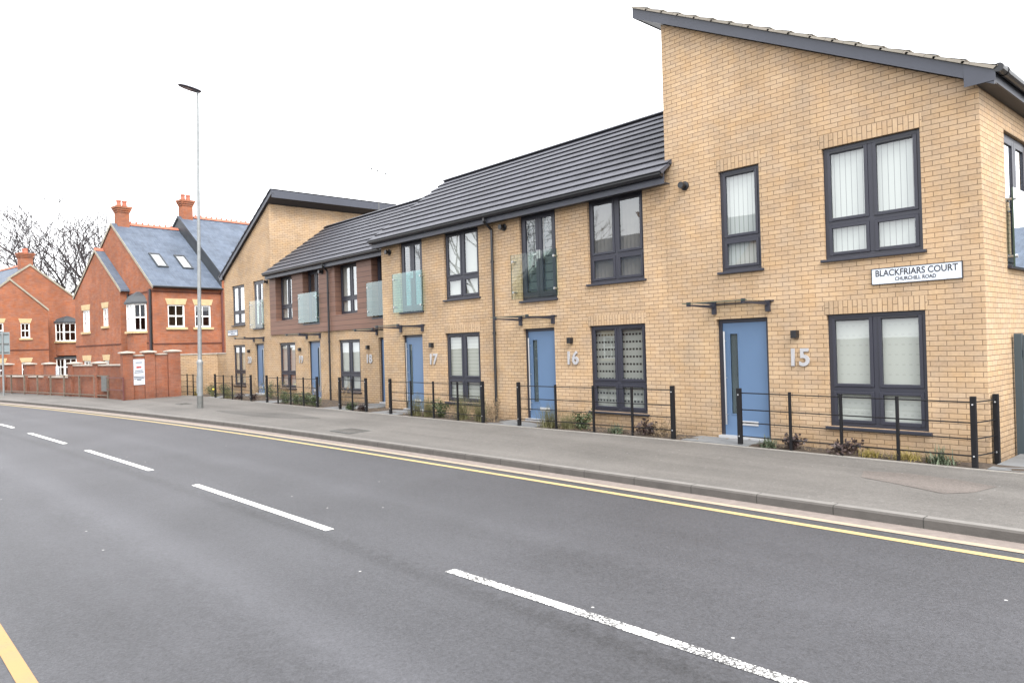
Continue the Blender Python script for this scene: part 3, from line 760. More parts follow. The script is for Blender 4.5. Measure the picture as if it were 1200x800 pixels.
# ---- street name signs
def street_sign(x0, x1, z0, z1, y, label, big):
    r = thing('street_sign', label, 'street sign', ((x0 + x1) / 2, y, (z0 + z1) / 2), 0, 'street name signs')
    w, h = (x1 - x0) / 2, (z1 - z0) / 2
    p = MB(); p.box(-w, w, -0.022, -0.004, -h, h); p.build('plate', M['sign_white'], r)
    f = MB(); k = 0.011
    f.box(-w - k, w + k, -0.026, -0.002, h, h + k); f.box(-w - k, w + k, -0.026, -0.002, -h - k, -h)
    f.box(-w - k, -w, -0.026, -0.002, -h, h); f.box(w, w + k, -0.026, -0.002, -h, h); f.build('border', M['black'], r)
    ink = M['black'] if big else M['grey_ink']
    a = text_mesh('lettering', 'BLACKFRIARS COURT', 0.135, ink, r, (0, -0.024, h * 0.36), 0.001, off=0.002)
    xs = [v.co.x for v in a.data.vertices]; k = (2 * w - 0.10) / (max(xs) - min(xs))
    for v in a.data.vertices: v.co.x *= k
    b = text_mesh('lettering', 'CHURCHILL ROAD', 0.078, ink, r, (0, -0.024, -h * 0.5), 0.001, off=0.0015)
    xs = [v.co.x for v in b.data.vertices]; k = (2 * w * 0.46) / (max(xs) - min(xs))
    for v in b.data.vertices: v.co.x *= k
street_sign(-4.60, -3.37, 2.54, 2.77, D1, 'large white street name sign on the wall of house number 15', True)
street_sign(-33.75, -32.62, 2.58, 2.81, D2, 'small looking white street name sign on the far house numbered 20', False)

# ------------------------------------------------------------------ ground, road, pavement
KERB = [(60, 9.4), (30, 8.8), (12, 8.4), (0, 8.08), (-3.5, 8.0), (-7.4, 7.92), (-11.8, 7.79), (-14.1, 7.70), (-18.3, 7.49), (-23.7, 7.06), (-29.6, 6.46), (-35.4, 5.74), (-41.8, 4.78), (-50, 3.1), (-62, 0.0), (-80, -6.2), (-105, -17), (-140, -36)]
def catmull(P, n=6):
    out = []
    for k in range(len(P) - 1):
        p0 = P[max(k - 1, 0)]; p1 = P[k]; p2 = P[k + 1]; p3 = P[min(k + 2, len(P) - 1)]
        for j in range(n):
            t = j / n
            out.append(tuple(0.5 * (2 * p1[d] + (p2[d] - p0[d]) * t + (2 * p0[d] - 5 * p1[d] + 4 * p2[d] - p3[d]) * t * t + (3 * p1[d] - p0[d] - 3 * p2[d] + p3[d]) * t ** 3) for d in (0, 1)))
    out.append(P[-1]); return out
KL = catmull(KERB)
def offset(line, d):
    """positive d = towards the houses"""
    out = []
    for k, p in enumerate(line):
        a = Vector(line[max(k - 1, 0)]); b = Vector(line[min(k + 1, len(line) - 1)])
        t = (b - a).normalized(); nrm = Vector((t.y, -t.x))   # line runs to -x : right hand side is +y
        out.append((p[0] + nrm.x * d, p[1] + nrm.y * d))
    return out
def at_x(line, x):
    for (a, ya), (b, yb) in zip(line, line[1:]):
        if b <= x <= a: return ya + (yb - ya) * (x - a) / (b - a)
    return line[-1][1]
def strip(mb, A, B, za, zb):
    for k in range(len(A) - 1):
        mb.face([(*A[k], za), (*A[k + 1], za), (*B[k + 1], zb), (*B[k], zb)][::-1])
GZ, RZ, KZ = -0.30, -0.22, -0.11
g = MB(); g.face([(-500, -400, GZ), (300, -400, GZ), (300, 500, GZ), (-500, 500, GZ)]); struct('ground', g, M['earth'])
NEAR = -7.95
g = MB(); strip(g, offset(KL, -0.36), offset(KL, NEAR), RZ, RZ); struct('road', g, M['road'])
g = MB(); strip(g, offset(KL, 0.0), offset(KL, -0.36), RZ + 0.002, RZ + 0.002); struct('drain_channel', g, M['channel'])
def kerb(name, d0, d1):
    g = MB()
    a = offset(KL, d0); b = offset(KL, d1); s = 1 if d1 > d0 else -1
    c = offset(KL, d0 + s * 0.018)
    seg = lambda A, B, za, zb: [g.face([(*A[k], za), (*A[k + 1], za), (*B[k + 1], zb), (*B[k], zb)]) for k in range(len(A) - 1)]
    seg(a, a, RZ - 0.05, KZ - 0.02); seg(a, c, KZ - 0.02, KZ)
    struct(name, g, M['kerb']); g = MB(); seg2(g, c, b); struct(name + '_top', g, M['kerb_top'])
def seg2(g, A, B):
    for k in range(len(A) - 1): g.face([(*A[k], KZ), (*A[k + 1], KZ), (*B[k + 1], KZ), (*B[k], KZ)])
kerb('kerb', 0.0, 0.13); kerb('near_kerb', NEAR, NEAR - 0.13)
# back edge of the pavement (line of the railings)
def back_y(x):
    if x > -3.2: return 11.12 + (x + 3.2) * 0.02
    if x > -13: return 10.70 + (x + 13) / 9.8 * 0.42
    if x > -33.3: return 10.62 + (x + 33.3) / 20.3 * 0.08
    if x > -33.62: return 10.62
    return 8.75 - 0.14 * (-33.6 - x)
def back_z(x): return -0.09 if x > -3.2 else (-0.04 - 0.05 * max(0, (x + 8) / 4.8) if x > -8 else -0.04)
g = MB(); kb = offset(KL, 0.13)
xs = [40, 20, 8, 2, -1, -3.2] + [-4.5 - 1.45 * k for k in range(20)] + [-33.25, -33.61] + [-36, -40, -45, -50, -56, -62]
xs = sorted(set(xs), reverse=True)
for a, b in zip(xs, xs[1:]):
    ka, kb2 = at_x(kb, a), at_x(kb, b)
    n = 4
    for j in range(n):
        t0, t1 = j / n, (j + 1) / n
        def P(x, k, t):
            by = back_y(x - 1e-4 if x < 0 else x); return (x, k + (by - k) * t, KZ + (back_z(x) - KZ) * t)
        g.face([P(b, kb2, t0), P(a, ka, t0), P(a, ka, t1), P(b, kb2, t1)])
struct('pavement', g, M['path'])
g = MB(); strip(g, offset(KL, NEAR - 0.13), offset(KL, NEAR - 2.6), KZ, KZ + 0.03); struct('near_pavement', g, M['path'])
# pale edging along the back of the pavement
g = MB()
ex = [x for x in xs if -33.3 <= x <= 2]
for a, b in zip(ex, ex[1:]):
    for da, db, lift in ((0.0, 0.05, 0.012),):
        g.face([(b, back_y(b) + da, back_z(b) + lift), (a, back_y(a) + da, back_z(a) + lift), (a, back_y(a) + db, back_z(a) + lift), (b, back_y(b) + db, back_z(b) + lift)])
        g.face([(b, back_y(b), back_z(b) - 0.05), (a, back_y(a), back_z(a) - 0.05), (a, back_y(a), back_z(a) + lift), (b, back_y(b), back_z(b) + lift)])
struct('edging', g, M['edging'])
# planting strip and yards
g = MB()
for a, b in zip(ex, ex[1:]):
    fa = D1 + 0.02 if a > -18.7 else D2 + 0.02; fb = D1 + 0.02 if b >= -18.7 else D2 + 0.02
    if a <= -18.0 and b <= -18.7: fa = fb = D2 + 0.02
    n = max(1, int((a - b) / 0.25)); m = 5
    for p in range(n):
        for q in range(m):
            def V(ii, jj):
                x = a + (b - a) * ii / n; y0 = back_y(x) + 0.05; y1 = fa + (fb - fa) * ii / n
                h = random.Random(hash((round(x, 3), jj))).uniform(-0.012, 0.03) if 0 < jj < m else 0
                return (x, y0 + (y1 - y0) * jj / m, back_z(x) + 0.004 + h)
            g.face([V(p + 1, q), V(p, q), V(p, q + 1), V(p + 1, q + 1)])
struct('soil', g, M['soil'])
def slab_path(x0, x1, y1, name='path', z=0.0, y0=None):
    g = MB(); n = 2
    ya = (y0 if y0 is not None else back_y((x0 + x1) / 2) + 0.055)
    k = max(1, round((y1 - ya) / 0.45))
    for a in range(n):
        for b in range(k):
            g.box(x0 + (x1 - x0) * a / n + 0.004, x0 + (x1 - x0) * (a + 1) / n - 0.004, ya + (y1 - ya) * b / k + 0.004, ya + (y1 - ya) * (b + 1) / k - 0.004, -0.12, z - 0.022)
    struct(name, g, M['slab'])
slab_path(-7.75, -6.45, D1 - 0.04); slab_path(-12.95, -11.45, D1 - 0.04); slab_path(-18.05, -16.75, D1 - 0.04)
slab_path(-20.9, -19.3, D2 - 0.04); slab_path(-26.2, -24.7, D2 - 0.04); slab_path(-31.0, -29.7, D2 - 0.04)
slab_path(-3.02, 0.6, 12.85, z=-0.05, y0=back_y(-1) + 0.055)
g = MB(); g.face([(-110, 8.0, -0.06), (-35.3, 8.0, -0.06), (-35.3, 60, -0.06), (-110, 60, -0.06)]); struct('garden_ground', g, M['earth'])

# road markings
def mark(name, line, x0, x1, w, mat, z, skew=0.0):
    n = max(2, int(abs(x1 - x0) / 0.5)); g = MB(); A = []; B = []
    for k in range(n + 1):
        x = x0 + (x1 - x0) * k / n; y = at_x(line, x)
        A.append((x + skew, y + w / 2)); B.append((x - skew, y - w / 2))
    for k in range(n): g.face([(*A[k], z), (*A[k + 1], z), (*B[k + 1], z), (*B[k], z)])
    o = g.build(name, M[mat]); tag(o, kind='structure'); return o
CEN = [(20, 4.5), (-2.0, 3.965), (-5.2, 3.87), (-9.4, 3.80), (-13.5, 3.71), (-17.7, 3.565), (-19.5, 3.50), (-23.1, 3.34), (-25.4, 3.27), (-27.3, 3.15), (-33, 2.5), (-40, 1.4), (-60, -4)]
CEN = catmull(CEN, 4)
for x0, x1, mt in ((0.8, 4.8, 'wpaint'), (-5.22, -1.2, 'wpaint'), (-11.5, -7.37, 'wpaint2'), (-17.7, -13.56, 'wpaint2'), (-23.2, -19.5, 'wpaint2'), (-29.2, -25.45, 'wpaint2'), (-35.2, -31.2, 'wpaint2')):
    mark('road_marking', CEN, x0, x1, 0.105, mt, RZ + 0.004)
def line_of(d, x0, x1, w, mat, z):
    a = offset(KL, d); n = 0; mark('road_marking', a, x0, x1, w, mat, z)
line_of(-0.61, 20, -70, 0.105, 'ypaint', RZ + 0.004)
line_of(-0.315, 20, -70, 0.11, 'ypale', RZ + 0.006)
NY = [(20, 1.3), (-5.4, 0.725), (-6.8, 0.70), (-12, 0.45), (-25, -0.35), (-40, -2.4)]
mark('road_marking', catmull(NY, 4), 12, -38, 0.10, 'yworn', RZ + 0.004)
# reinstatement patch and covers in the pavement
def disc(name, x, y, rx, ry, z, mat, rag=0.0):
    g = MB(); n = 22
    g.face([(x + rx * (1 + random.uniform(-rag, rag)) * math.cos(2 * math.pi * k / n), y + ry * (1 + random.uniform(-rag, rag)) * math.sin(2 * math.pi * k / n), z) for k in range(n)])
    return g
def pav_z(x, y):
    k = at_x(kb, x); return KZ + (back_z(x) - KZ) * (y - k) / (back_y(x) - k)
def fan(g, P):
    cx = sum(p[0] for p in P) / len(P); cy = sum(p[1] for p in P) / len(P); n = 5
    L = lambda p, t: (cx + (p[0] - cx) * t, cy + (p[1] - cy) * t)
    h = lambda p: (*p, pav_z(*p) + 0.004)
    for k in range(len(P)):
        a, b = P[k], P[(k + 1) % len(P)]
        for j in range(n):
            t0, t1 = j / n, (j + 1) / n
            q = [L(a, t0), L(a, t1), L(b, t1), L(b, t0)] if j else [L(a, t1), L(b, t1), (cx, cy)]
            g.face([h(p) for p in q])
def patch_mb():
    g = MB()
    P = [(-24.2, 8.55), (-22.6, 8.42), (-20.6, 8.50), (-19.0, 8.78), (-18.2, 9.3), (-20.1, 9.45), (-21.6, 9.12), (-23.2, 8.86)]
    fan(g, P); return g
struct('tarmac_patch', patch_mb(), M['patch'])
M['grit'] = asphalt('warm_worn_patch', (0.112, 0.098, 0.090), 0.34)
g = MB(); fan(g, ((-4.05, 9.72), (-3.5, 9.55), (-2.95, 9.32), (-2.72, 9.60), (-2.62, 10.10), (-3.1, 10.28), (-3.7, 10.33), (-4.2, 10.15))); struct('tarmac_patch', g, M['grit'])
for x, y, rx, ry, nm in ((-14.9, 8.35, 0.45, 0.3, 'inspection cover of dull iron in the pavement opposite number 17'), (-28.2, 8.9, 0.3, 0.22, 'small iron cover in the pavement beyond the lamp post')):
    z = pav_z(x, y)
    t = thing('inspection_cover', nm, 'cover', (x, y, z), 0, 'covers in the pavement')
    b = MB(); b.box(-rx, rx, -ry, ry, 0.0, 0.010); b.build('frame', M['galv_dark'], t)
    b = MB(); b.box(-rx + 0.04, rx - 0.04, -ry + 0.04, ry - 0.04, 0.0, 0.014)
    for k in range(7):
        xx = -rx + 0.08 + (2 * rx - 0.16) * k / 6; b.box(xx - 0.008, xx + 0.008, -ry + 0.06, ry - 0.06, 0.013, 0.018)
    b.build('lid', M['patch'], t)

# ------------------------------------------------------------------ railings
G_F = 'black railings in front of the terrace'
def railing(xs_, label, ret=None, h=0.98):
    zf = lambda x: back_z(x)
    yf = lambda x: back_y(x) + 0.10
    x0 = xs_[0]
    r = thing('railing_fence', label, 'fence', (x0, yf(x0), zf(x0)), 0, G_F)
    pts = [(x - x0, yf(x) - yf(x0), zf(x) - zf(x0)) for x in xs_]
    def post(p, w, hh, nm):
        b = MB(); b.box(p[0] - w, p[0] + w, p[1] - w, p[1] + w, p[2] - 0.08, p[2] + hh)
        o = b.build(nm, M['iron'], r, bevel=0.004)
        if nm == 'end_post':
            for z in (0.17, 0.87):
                c = MB(); c.tube((p[0] + 0.0, p[1] - w - 0.008, p[2] + z), (p[0], p[1] - w, p[2] + z), 0.011, n=8); c.build('bolt', M['alu'], o)
    for k, p in enumerate(pts):
        e = k in (0, len(pts) - 1)
        post(p, 0.034 if e else 0.02, h if e else h - 0.035, 'end_post' if e else 'bar')
    if ret:
        q = (ret[0] - x0, ret[1] - yf(x0), ret[2] - zf(x0)); post(q, 0.034, h, 'end_post')
    for z in (0.17, 0.40, 0.62, 0.90):
        b = MB()
        line = pts + ([q] if ret else [])
        for p, q2 in zip(line, line[1:]): b.tube((p[0], p[1], p[2] + z), (q2[0], q2[1], q2[2] + z), 0.0095, n=8)
        b.build('rail', M['iron'], r)
    return r
railing([-6.60, -5.72, -4.92, -4.12, -3.16], 'black railing before the window of number 15, turning back at the corner', ret=(-3.045, 11.80, -0.09))
railing([-11.90, -10.80, -9.78, -8.83, -7.92], 'black railing in front of the door and window of number 16')
railing([-17.05, -16.05, -15.05, -14.05, -13.10], 'black railing in front of the door and window of number 17')
railing([-19.85, -19.1, -18.33], 'short black railing with a single middle bar, in front of number 18')
railing([-25.10, -24.2, -23.2, -22.25, -21.30], 'black railing in front of number 19, with a bushy green bed behind it')
railing([-30.1, -29.2, -28.3, -27.4, -26.5], 'black railing in front of number 20')
railing([-35.0, -34.2, -33.45, -32.7, -31.95], 'farthest black railing, in front of the low buff garden wall')

# ------------------------------------------------------------------ street lamp
lx, ly = -25.65, 8.62; lz = pav_z(lx, ly)
t = thing('street_lamp', 'tall grey galvanised lamp post standing on the pavement', 'street lamp', (lx, ly, lz), 0)
t.rotation_euler = (-0.014, 0.0125, 0)
b = MB(); b.tube((0, 0, -0.1), (0, 0, 0.42), 0.098, n=18); b.build('base', M['galv_dark'], t, smooth=False)
b = MB(); b.tube((0, 0, 0.42), (0, 0, 1.52), 0.092, n=18); b.build('lower_column', M['galv'], t)
b = MB(); b.tube((0, 0, 1.50), (0, 0, 1.58), 0.105, n=18); b.tube((0, 0, 1.58), (0, 0, 1.66), 0.105, 0.07, n=18); b.build('collar', M['galv'], t)
b = MB(); b.tube((0, 0, 1.66), (0, 0, 10.82), 0.068, 0.038, n=14); b.build('pole', M['galv'], t)
b = MB()
n = 18; prof = [(-0.12, 0.0), (-0.10, 0.10), (0.0, 0.145), (0.2, 0.165), (0.42, 0.15), (0.58, 0.10), (0.66, 0.0)]
top = []; bot = []
for s_, hw in prof:
    top.append((s_, hw)); 
def head_pt(s_, u, zz): return (u, -s_, 10.86 + s_ * 0.13 + zz)
for k in range(len(prof) - 1):
    (a, wa), (c, wc) = prof[k], prof[k + 1]
    m = 6
    for j in range(m):
        def hp(s_, w_, jj):
            u = -w_ + 2 * w_ * jj / m; zz = 0.06 * math.sqrt(max(0, 1 - (2 * jj / m - 1) ** 2)) * (w_ / 0.165 + 0.1); return head_pt(s_, u, zz)
        b.face([hp(a, wa, j), hp(a, wa, j + 1), hp(c, wc, j + 1), hp(c, wc, j)])
        def lp(s_, w_, jj): return head_pt(s_, -w_ + 2 * w_ * jj / m, -0.03 * (w_ / 0.165))
        b.face([lp(a, wa, j + 1), lp(a, wa, j), lp(c, wc, j), lp(c, wc, j + 1)])
hd = b.build('lamp_head', M['lamp'], t, weld=True)
b = MB(); b.face([head_pt(0.18, -0.1, -0.037), head_pt(0.18, 0.1, -0.037), head_pt(0.5, 0.08, -0.037), head_pt(0.5, -0.08, -0.037)]); b.build('lens', M['lens'], hd)
b = MB(); b.box(-0.05, 0.05, -0.099, -0.09, 0.5, 1.1); b.build('access_door', M['galv'], t)

# ------------------------------------------------------------------ side gate of number 15
t = thing('side_gate', 'blue grey boarded side gate beside the corner of number 15', 'gate', (-3.07, 12.9, -0.08))
for k in range(12):
    b = MB(); b.box(0.11 + k * 0.145, 0.11 + k * 0.145 + 0.141, 0, 0.022, 0.03, 1.78); b.build('board', M['gate'], t, bevel=0.004)
b = MB(); b.box(0.0, 0.1, -0.01, 0.09, -0.1, 1.80); b.build('post', M['gate'], t, bevel=0.004)
b = MB(); b.box(0.1, 1.86, 0.024, 0.06, 0.25, 0.35); b.box(0.1, 1.86, 0.024, 0.06, 1.45, 1.55); b.build('rail', M['gate'], t)

# ------------------------------------------------------------------ garden walls
def pier(mb, cap, x, y, rot, s, z1, capw, base=-0.3):
    T = lambda a, b_, z: (x + a * math.cos(rot) - b_ * math.sin(rot), y + a * math.sin(rot) + b_ * math.cos(rot), z)
    m = MB(T); m.box(-s, s, -s, s, base, z1 - 0.10)
    c = MB(T); c.box(-capw, capw, -capw, capw, z1 - 0.10, z1 - 0.045)
    e = (0, 0, z1); k = capw
    for p, q in (((-k, -k), (k, -k)), ((k, -k), (k, k)), ((k, k), (-k, k)), ((-k, k), (-k, -k))):
        c.face([(*p, z1 - 0.045), (*q, z1 - 0.045), e])
    return m, c
def run(a, b, z1, th=0.11, cop=0.15):
    d = Vector((b[0] - a[0], b[1] - a[1])); L = d.length; rot = math.atan2(d.y, d.x)
    T = lambda u, v, z: (a[0] + u * math.cos(rot) - v * math.sin(rot), a[1] + u * math.sin(rot) + v * math.cos(rot), z)
    m = MB(T); m.box(0, L, -th, th, -0.3, z1 - 0.06)
    c = MB(T); c.box(0, L, -cop, cop, z1 - 0.06, z1)
    return m, c
t = thing('garden_wall', 'red brick garden wall with pale capped piers, along the pavement before the red houses', 'wall')
A0 = (-33.62, 8.35); A1 = (-33.62, 9.2); A2 = (-33.62, 10.18)
uB = Vector((-0.99, -0.14)).normalized()
def add_w(r):
    r[0].build('wall', M['red_wall'], t); r[1].build('coping', M['coping'], t)
def add_p(p):
    o = p[0].build('pier', M['red_wall'], t); p[1].build('cap', M['coping'], o)
add_w(run((A0[0], A0[1] + 0.20), (A1[0], A1[1] - 0.20), 1.82)); add_w(run((A1[0], A1[1] + 0.20), (A2[0], A2[1] - 0.22), 1.85))
add_p(pier(None, None, *A0, 0, 0.20, 1.98, 0.27)); add_p(pier(None, None, *A1, 0, 0.20, 1.99, 0.27)); add_p(pier(None, None, *A2, 0, 0.25, 2.0, 0.30))
Bp = lambda s_: (-33.62 + uB.x * s_, 8.42 + uB.y * s_)
rotB = math.atan2(uB.y, uB.x)
ps = [3.1, 6.1, 9.4, 12.4, 16.1, 20.5]
add_w(run(Bp(0.22), Bp(2.88), 1.43)); add_w(run(Bp(3.32), Bp(5.88), 1.43))
for a, b in zip(ps[1:], ps[2:]): add_w(run(Bp(a + 0.22), Bp(b - 0.22), 0.86))
for s_ in ps: add_p(pier(None, None, *Bp(s_), rotB, 0.21, 1.57, 0.28))
# buff garden wall beside number 20
t = thing('garden_wall', 'low buff brick garden wall between the red wall and the far tall house', 'wall')
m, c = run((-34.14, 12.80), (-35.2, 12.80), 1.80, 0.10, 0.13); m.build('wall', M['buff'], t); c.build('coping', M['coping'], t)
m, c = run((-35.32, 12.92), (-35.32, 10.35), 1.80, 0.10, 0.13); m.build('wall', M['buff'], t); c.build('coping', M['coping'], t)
# site sign on the red wall
t = thing('sign_board', 'white notice board with a small red logo, fixed to the red brick garden wall', 'sign', (-33.50, 8.78, 1.08), R(90))
b = MB(); b.box(-0.27, 0.27, -0.02, -0.004, -0.54, 0.54); b.build('panel', M['sign_white'], t)
b = MB(); b.box(-0.10, 0.10, -0.023, -0.0205, 0.16, 0.25); b.build('logo', M['red_ink'], t)
b = MB()
for z, w in ((0.40, 0.13), (0.06, 0.15), (-0.02, 0.18), (-0.20, 0.20), (-0.27, 0.19), (-0.33, 0.09)):
    b = MB(); b.box(-w, w, -0.023, -0.0205, z - 0.02, z + 0.02); b.build('lettering', M['grey_ink'], t)

# ------------------------------------------------------------------ guard rail, hand rail, road sign, notice
t = thing('guard_rail', 'brown weathered pedestrian guard rail along the pavement edge at the left', 'guard rail', (-35.4, 8.02, -0.07), math.atan2(-0.17, -0.985))
xs_ = [0.0, 1.35, 3.0, 4.75, 6.4, 8.1, 9.9, 11.8, 13.7, 15.6]
for x in xs_:
    b = MB(); b.box(x - 0.035, x + 0.035, -0.03, 0.03, -0.1, 1.02); b.build('post', M['galv_rail'], t)
for z in (0.14, 1.0):
    b = MB(); b.box(0.035, xs_[-1], -0.022, 0.022, z - 0.022, z + 0.022); b.build('rail', M['galv_rail'], t)
b = MB()
b.box(0.03, 0.55, 0.03, 0.05, 0.33, 0.99); b.build('panel', M['galv_dark'], t)
t = thing('hand_rail', 'short dark red hand rail with two bars, before the red brick wall', 'hand rail', (-33.3, 8.12, -0.07), math.atan2(-0.1, -1))
b = MB(); b.box(-0.025, 0.025, -0.025, 0.025, -0.1, 0.96); b.build('post', M['rust'], t)
for z in (0.42, 0.93):
    b = MB(); b.box(0.025, 1.95, -0.02, 0.02, z - 0.02, z + 0.02); b.build('rail', M['rust'], t)
t = thing('road_sign', 'grey back of a road sign on a thin post at the far left', 'road sign', (-45.0, 5.42, -0.08), R(92))
b = MB(); b.tube((0, 0, -0.2), (0, 0, 3.3), 0.045, n=10); b.build('post', M['galv'], t)
b = MB(); b.box(-0.55, 0.32, 0.05, 0.07, 2.12, 3.26); b.build('panel', M['sign_back'], t)
for za, zb in ((2.62, 2.69), (2.2, 2.25), (3.12, 3.17)):
    b = MB(); b.box(-0.5, 0.28, 0.02, 0.05, za, zb); b.build('bracket', M['galv_dark'], t)
t = thing('notice_board', 'small white notice board behind the low red wall', 'notice board', (-46.6, 8.0, -0.06), R(95))
b = MB(); b.box(-0.17, 0.17, -0.03, 0, 0.75, 1.38); b.build('panel', M['sign_white'], t)
b = MB(); b.box(-0.15, -0.11, 0, 0.04, -0.1, 1.3); b.build('post', M['white'], t)
b = MB(); b.box(0.11, 0.15, 0, 0.04, -0.1, 1.3); b.build('post', M['white'], t)
b = MB()
for z, w in ((1.25, 0.08), (1.1, 0.1), (1.0, 0.08)):
    b = MB(); b.box(-w, w, -0.033, -0.0305, z - 0.014, z + 0.014); b.build('lettering', M['grey_ink'], t)

# ------------------------------------------------------------------ red brick houses
def sash(root, T, u0, u1, z0, z1, lin=True, stone='stone', reveal=0.05, bars=True, sill=True):
    W = 0.07; f = MB(T); y0 = reveal; y1 = reveal + 0.07; m = (z0 + z1) / 2; c = (u0 + u1) / 2
    f.box(u0, u0 + W, y0, y1, z0, z1); f.box(u1 - W, u1, y0, y1, z0, z1); f.box(u0 + W, u1 - W, y0, y1, z1 - W, z1); f.box(u0 + W, u1 - W, y0, y1, z0, z0 + W + 0.02)
    f.box(u0 + W, u1 - W, y0 + 0.002, y1, m - 0.035, m + 0.035)
    if bars: f.box(c - 0.018, c + 0.018, y0 + 0.01, y1 - 0.02, z0 + W, z1 - W)
    fr = f.build('window', M['white'], root)
    g = MB(T); g.face([(u0 + W, y0 + 0.04, z0 + W), (u1 - W, y0 + 0.04, z0 + W), (u1 - W, y0 + 0.04, z1 - W), (u0 + W, y0 + 0.04, z1 - W)]); g.build('pane', M['glass'], fr)
    if lin:
        l = MB(T); l.prism([(u0 - 0.03, z1 + 0.003), (u1 + 0.03, z1 + 0.003), (u1 + 0.14, z1 + 0.33), (u0 - 0.14, z1 + 0.33)], lambda p, q, t_: (p, t_, q), -0.015, 0.03)
        l.build('lintel', M[stone], fr)
    if sill:
        s_ = MB(T); s_.box(u0 - 0.12, u1 + 0.12, -0.07, reveal - 0.004, z0 - 0.13, z0 - 0.003); s_.build('sill', M[stone], fr)
    return fr
def slope(mb, pts, uvf=None):
    a = Vector(pts[0]); e = (Vector(pts[1]) - a).normalized(); n = e.cross(Vector(pts[-1]) - a).normalized(); w = n.cross(e)
    mb.face(pts, [((Vector(p) - a).dot(e), (Vector(p) - a).dot(w)) for p in pts])
def gable_roof(root, xl, xr, ze, xa, za, y0, y1, th=0.09, mat='slate', xe=0.18):
    """roof with its ridge along y; xl,xr walls; overhang xe"""
    r = MB()
    for x, s in ((xl, -1), (xr, 1)):
        k = (za - ze) / abs(xa - x); X = x + s * xe; Z = ze - k * xe
        P = [(X, y0, Z), (X, y1, Z), (xa, y1, za), (xa, y0, za)]
        Q = [(p[0], p[1], p[2] + th) for p in P]
        slope(r, Q if s > 0 else [Q[1], Q[0], Q[3], Q[2]])
        slope(r, P); slope(r, [P[0], P[1], Q[1], Q[0]]); slope(r, [P[0], P[3], Q[3], Q[0]]); slope(r, [P[1], P[2], Q[2], Q[1]])
    return r.build('roof', M[mat], root)
def verge(root, xl, xr, ze, xa, za, y, xe=0.18, th=0.09, mat='mortar'):
    r = MB()
    for x, s in ((xl, -1), (xr, 1)):
        k = (za - ze) / abs(xa - x); X = x + s * xe; Z = ze - k * xe
        r.prism([(X, Z - 0.05), (xa, za - 0.05), (xa, za + th + 0.02), (X, Z + th + 0.02)], lambda p, q, t_: (p, t_, q), y - 0.02, y)
    return r.build('verge', M[mat], root)
def chimney(roof, x0, x1, y0, y1, z0, z1, pots=2):
    b = MB(); b.box(x0, x1, y0, y1, z0, z1 - 0.35)
    for k, (e, za, zb) in enumerate(((0.04, z1 - 0.35, z1 - 0.24), (0.085, z1 - 0.24, z1 - 0.12), (0.13, z1 - 0.12, z1))):
        b.box(x0 - e, x1 + e, y0 - e, y1 + e, za, zb)
    c = b.build('chimney', M['red'], roof)
    p = MB()
    for k in range(pots):
        yy = y0 + (y1 - y0) * (k + 0.5) / pots; xx = (x0 + x1) / 2
        p.tube((xx, yy, z1), (xx, yy, z1 + 0.34), 0.14, 0.11, n=12); p.tube((xx, yy, z1 + 0.28), (xx, yy, z1 + 0.36), 0.14, n=12)
    p.build('chimney_pots', M['ridge'], roof)
def ridge(roof, x, z, y0, y1):
    b = MB(); b.prism([(x - 0.14, z - 0.06), (x, z + 0.10), (x + 0.14, z - 0.06)], lambda p, q, t_: (p, t_, q), y0, y1)
    y = y0 + 0.15
    while y < y1 - 0.1:
        b.prism([(y - 0.06, z + 0.08), (y - 0.035, z + 0.18), (y, z + 0.22), (y + 0.035, z + 0.18), (y + 0.06, z + 0.08)], lambda p, q, t_: (t_, p, q), x - 0.02, x + 0.02); y += 0.34
    b.build('ridge_tiles', M['ridge'], roof)
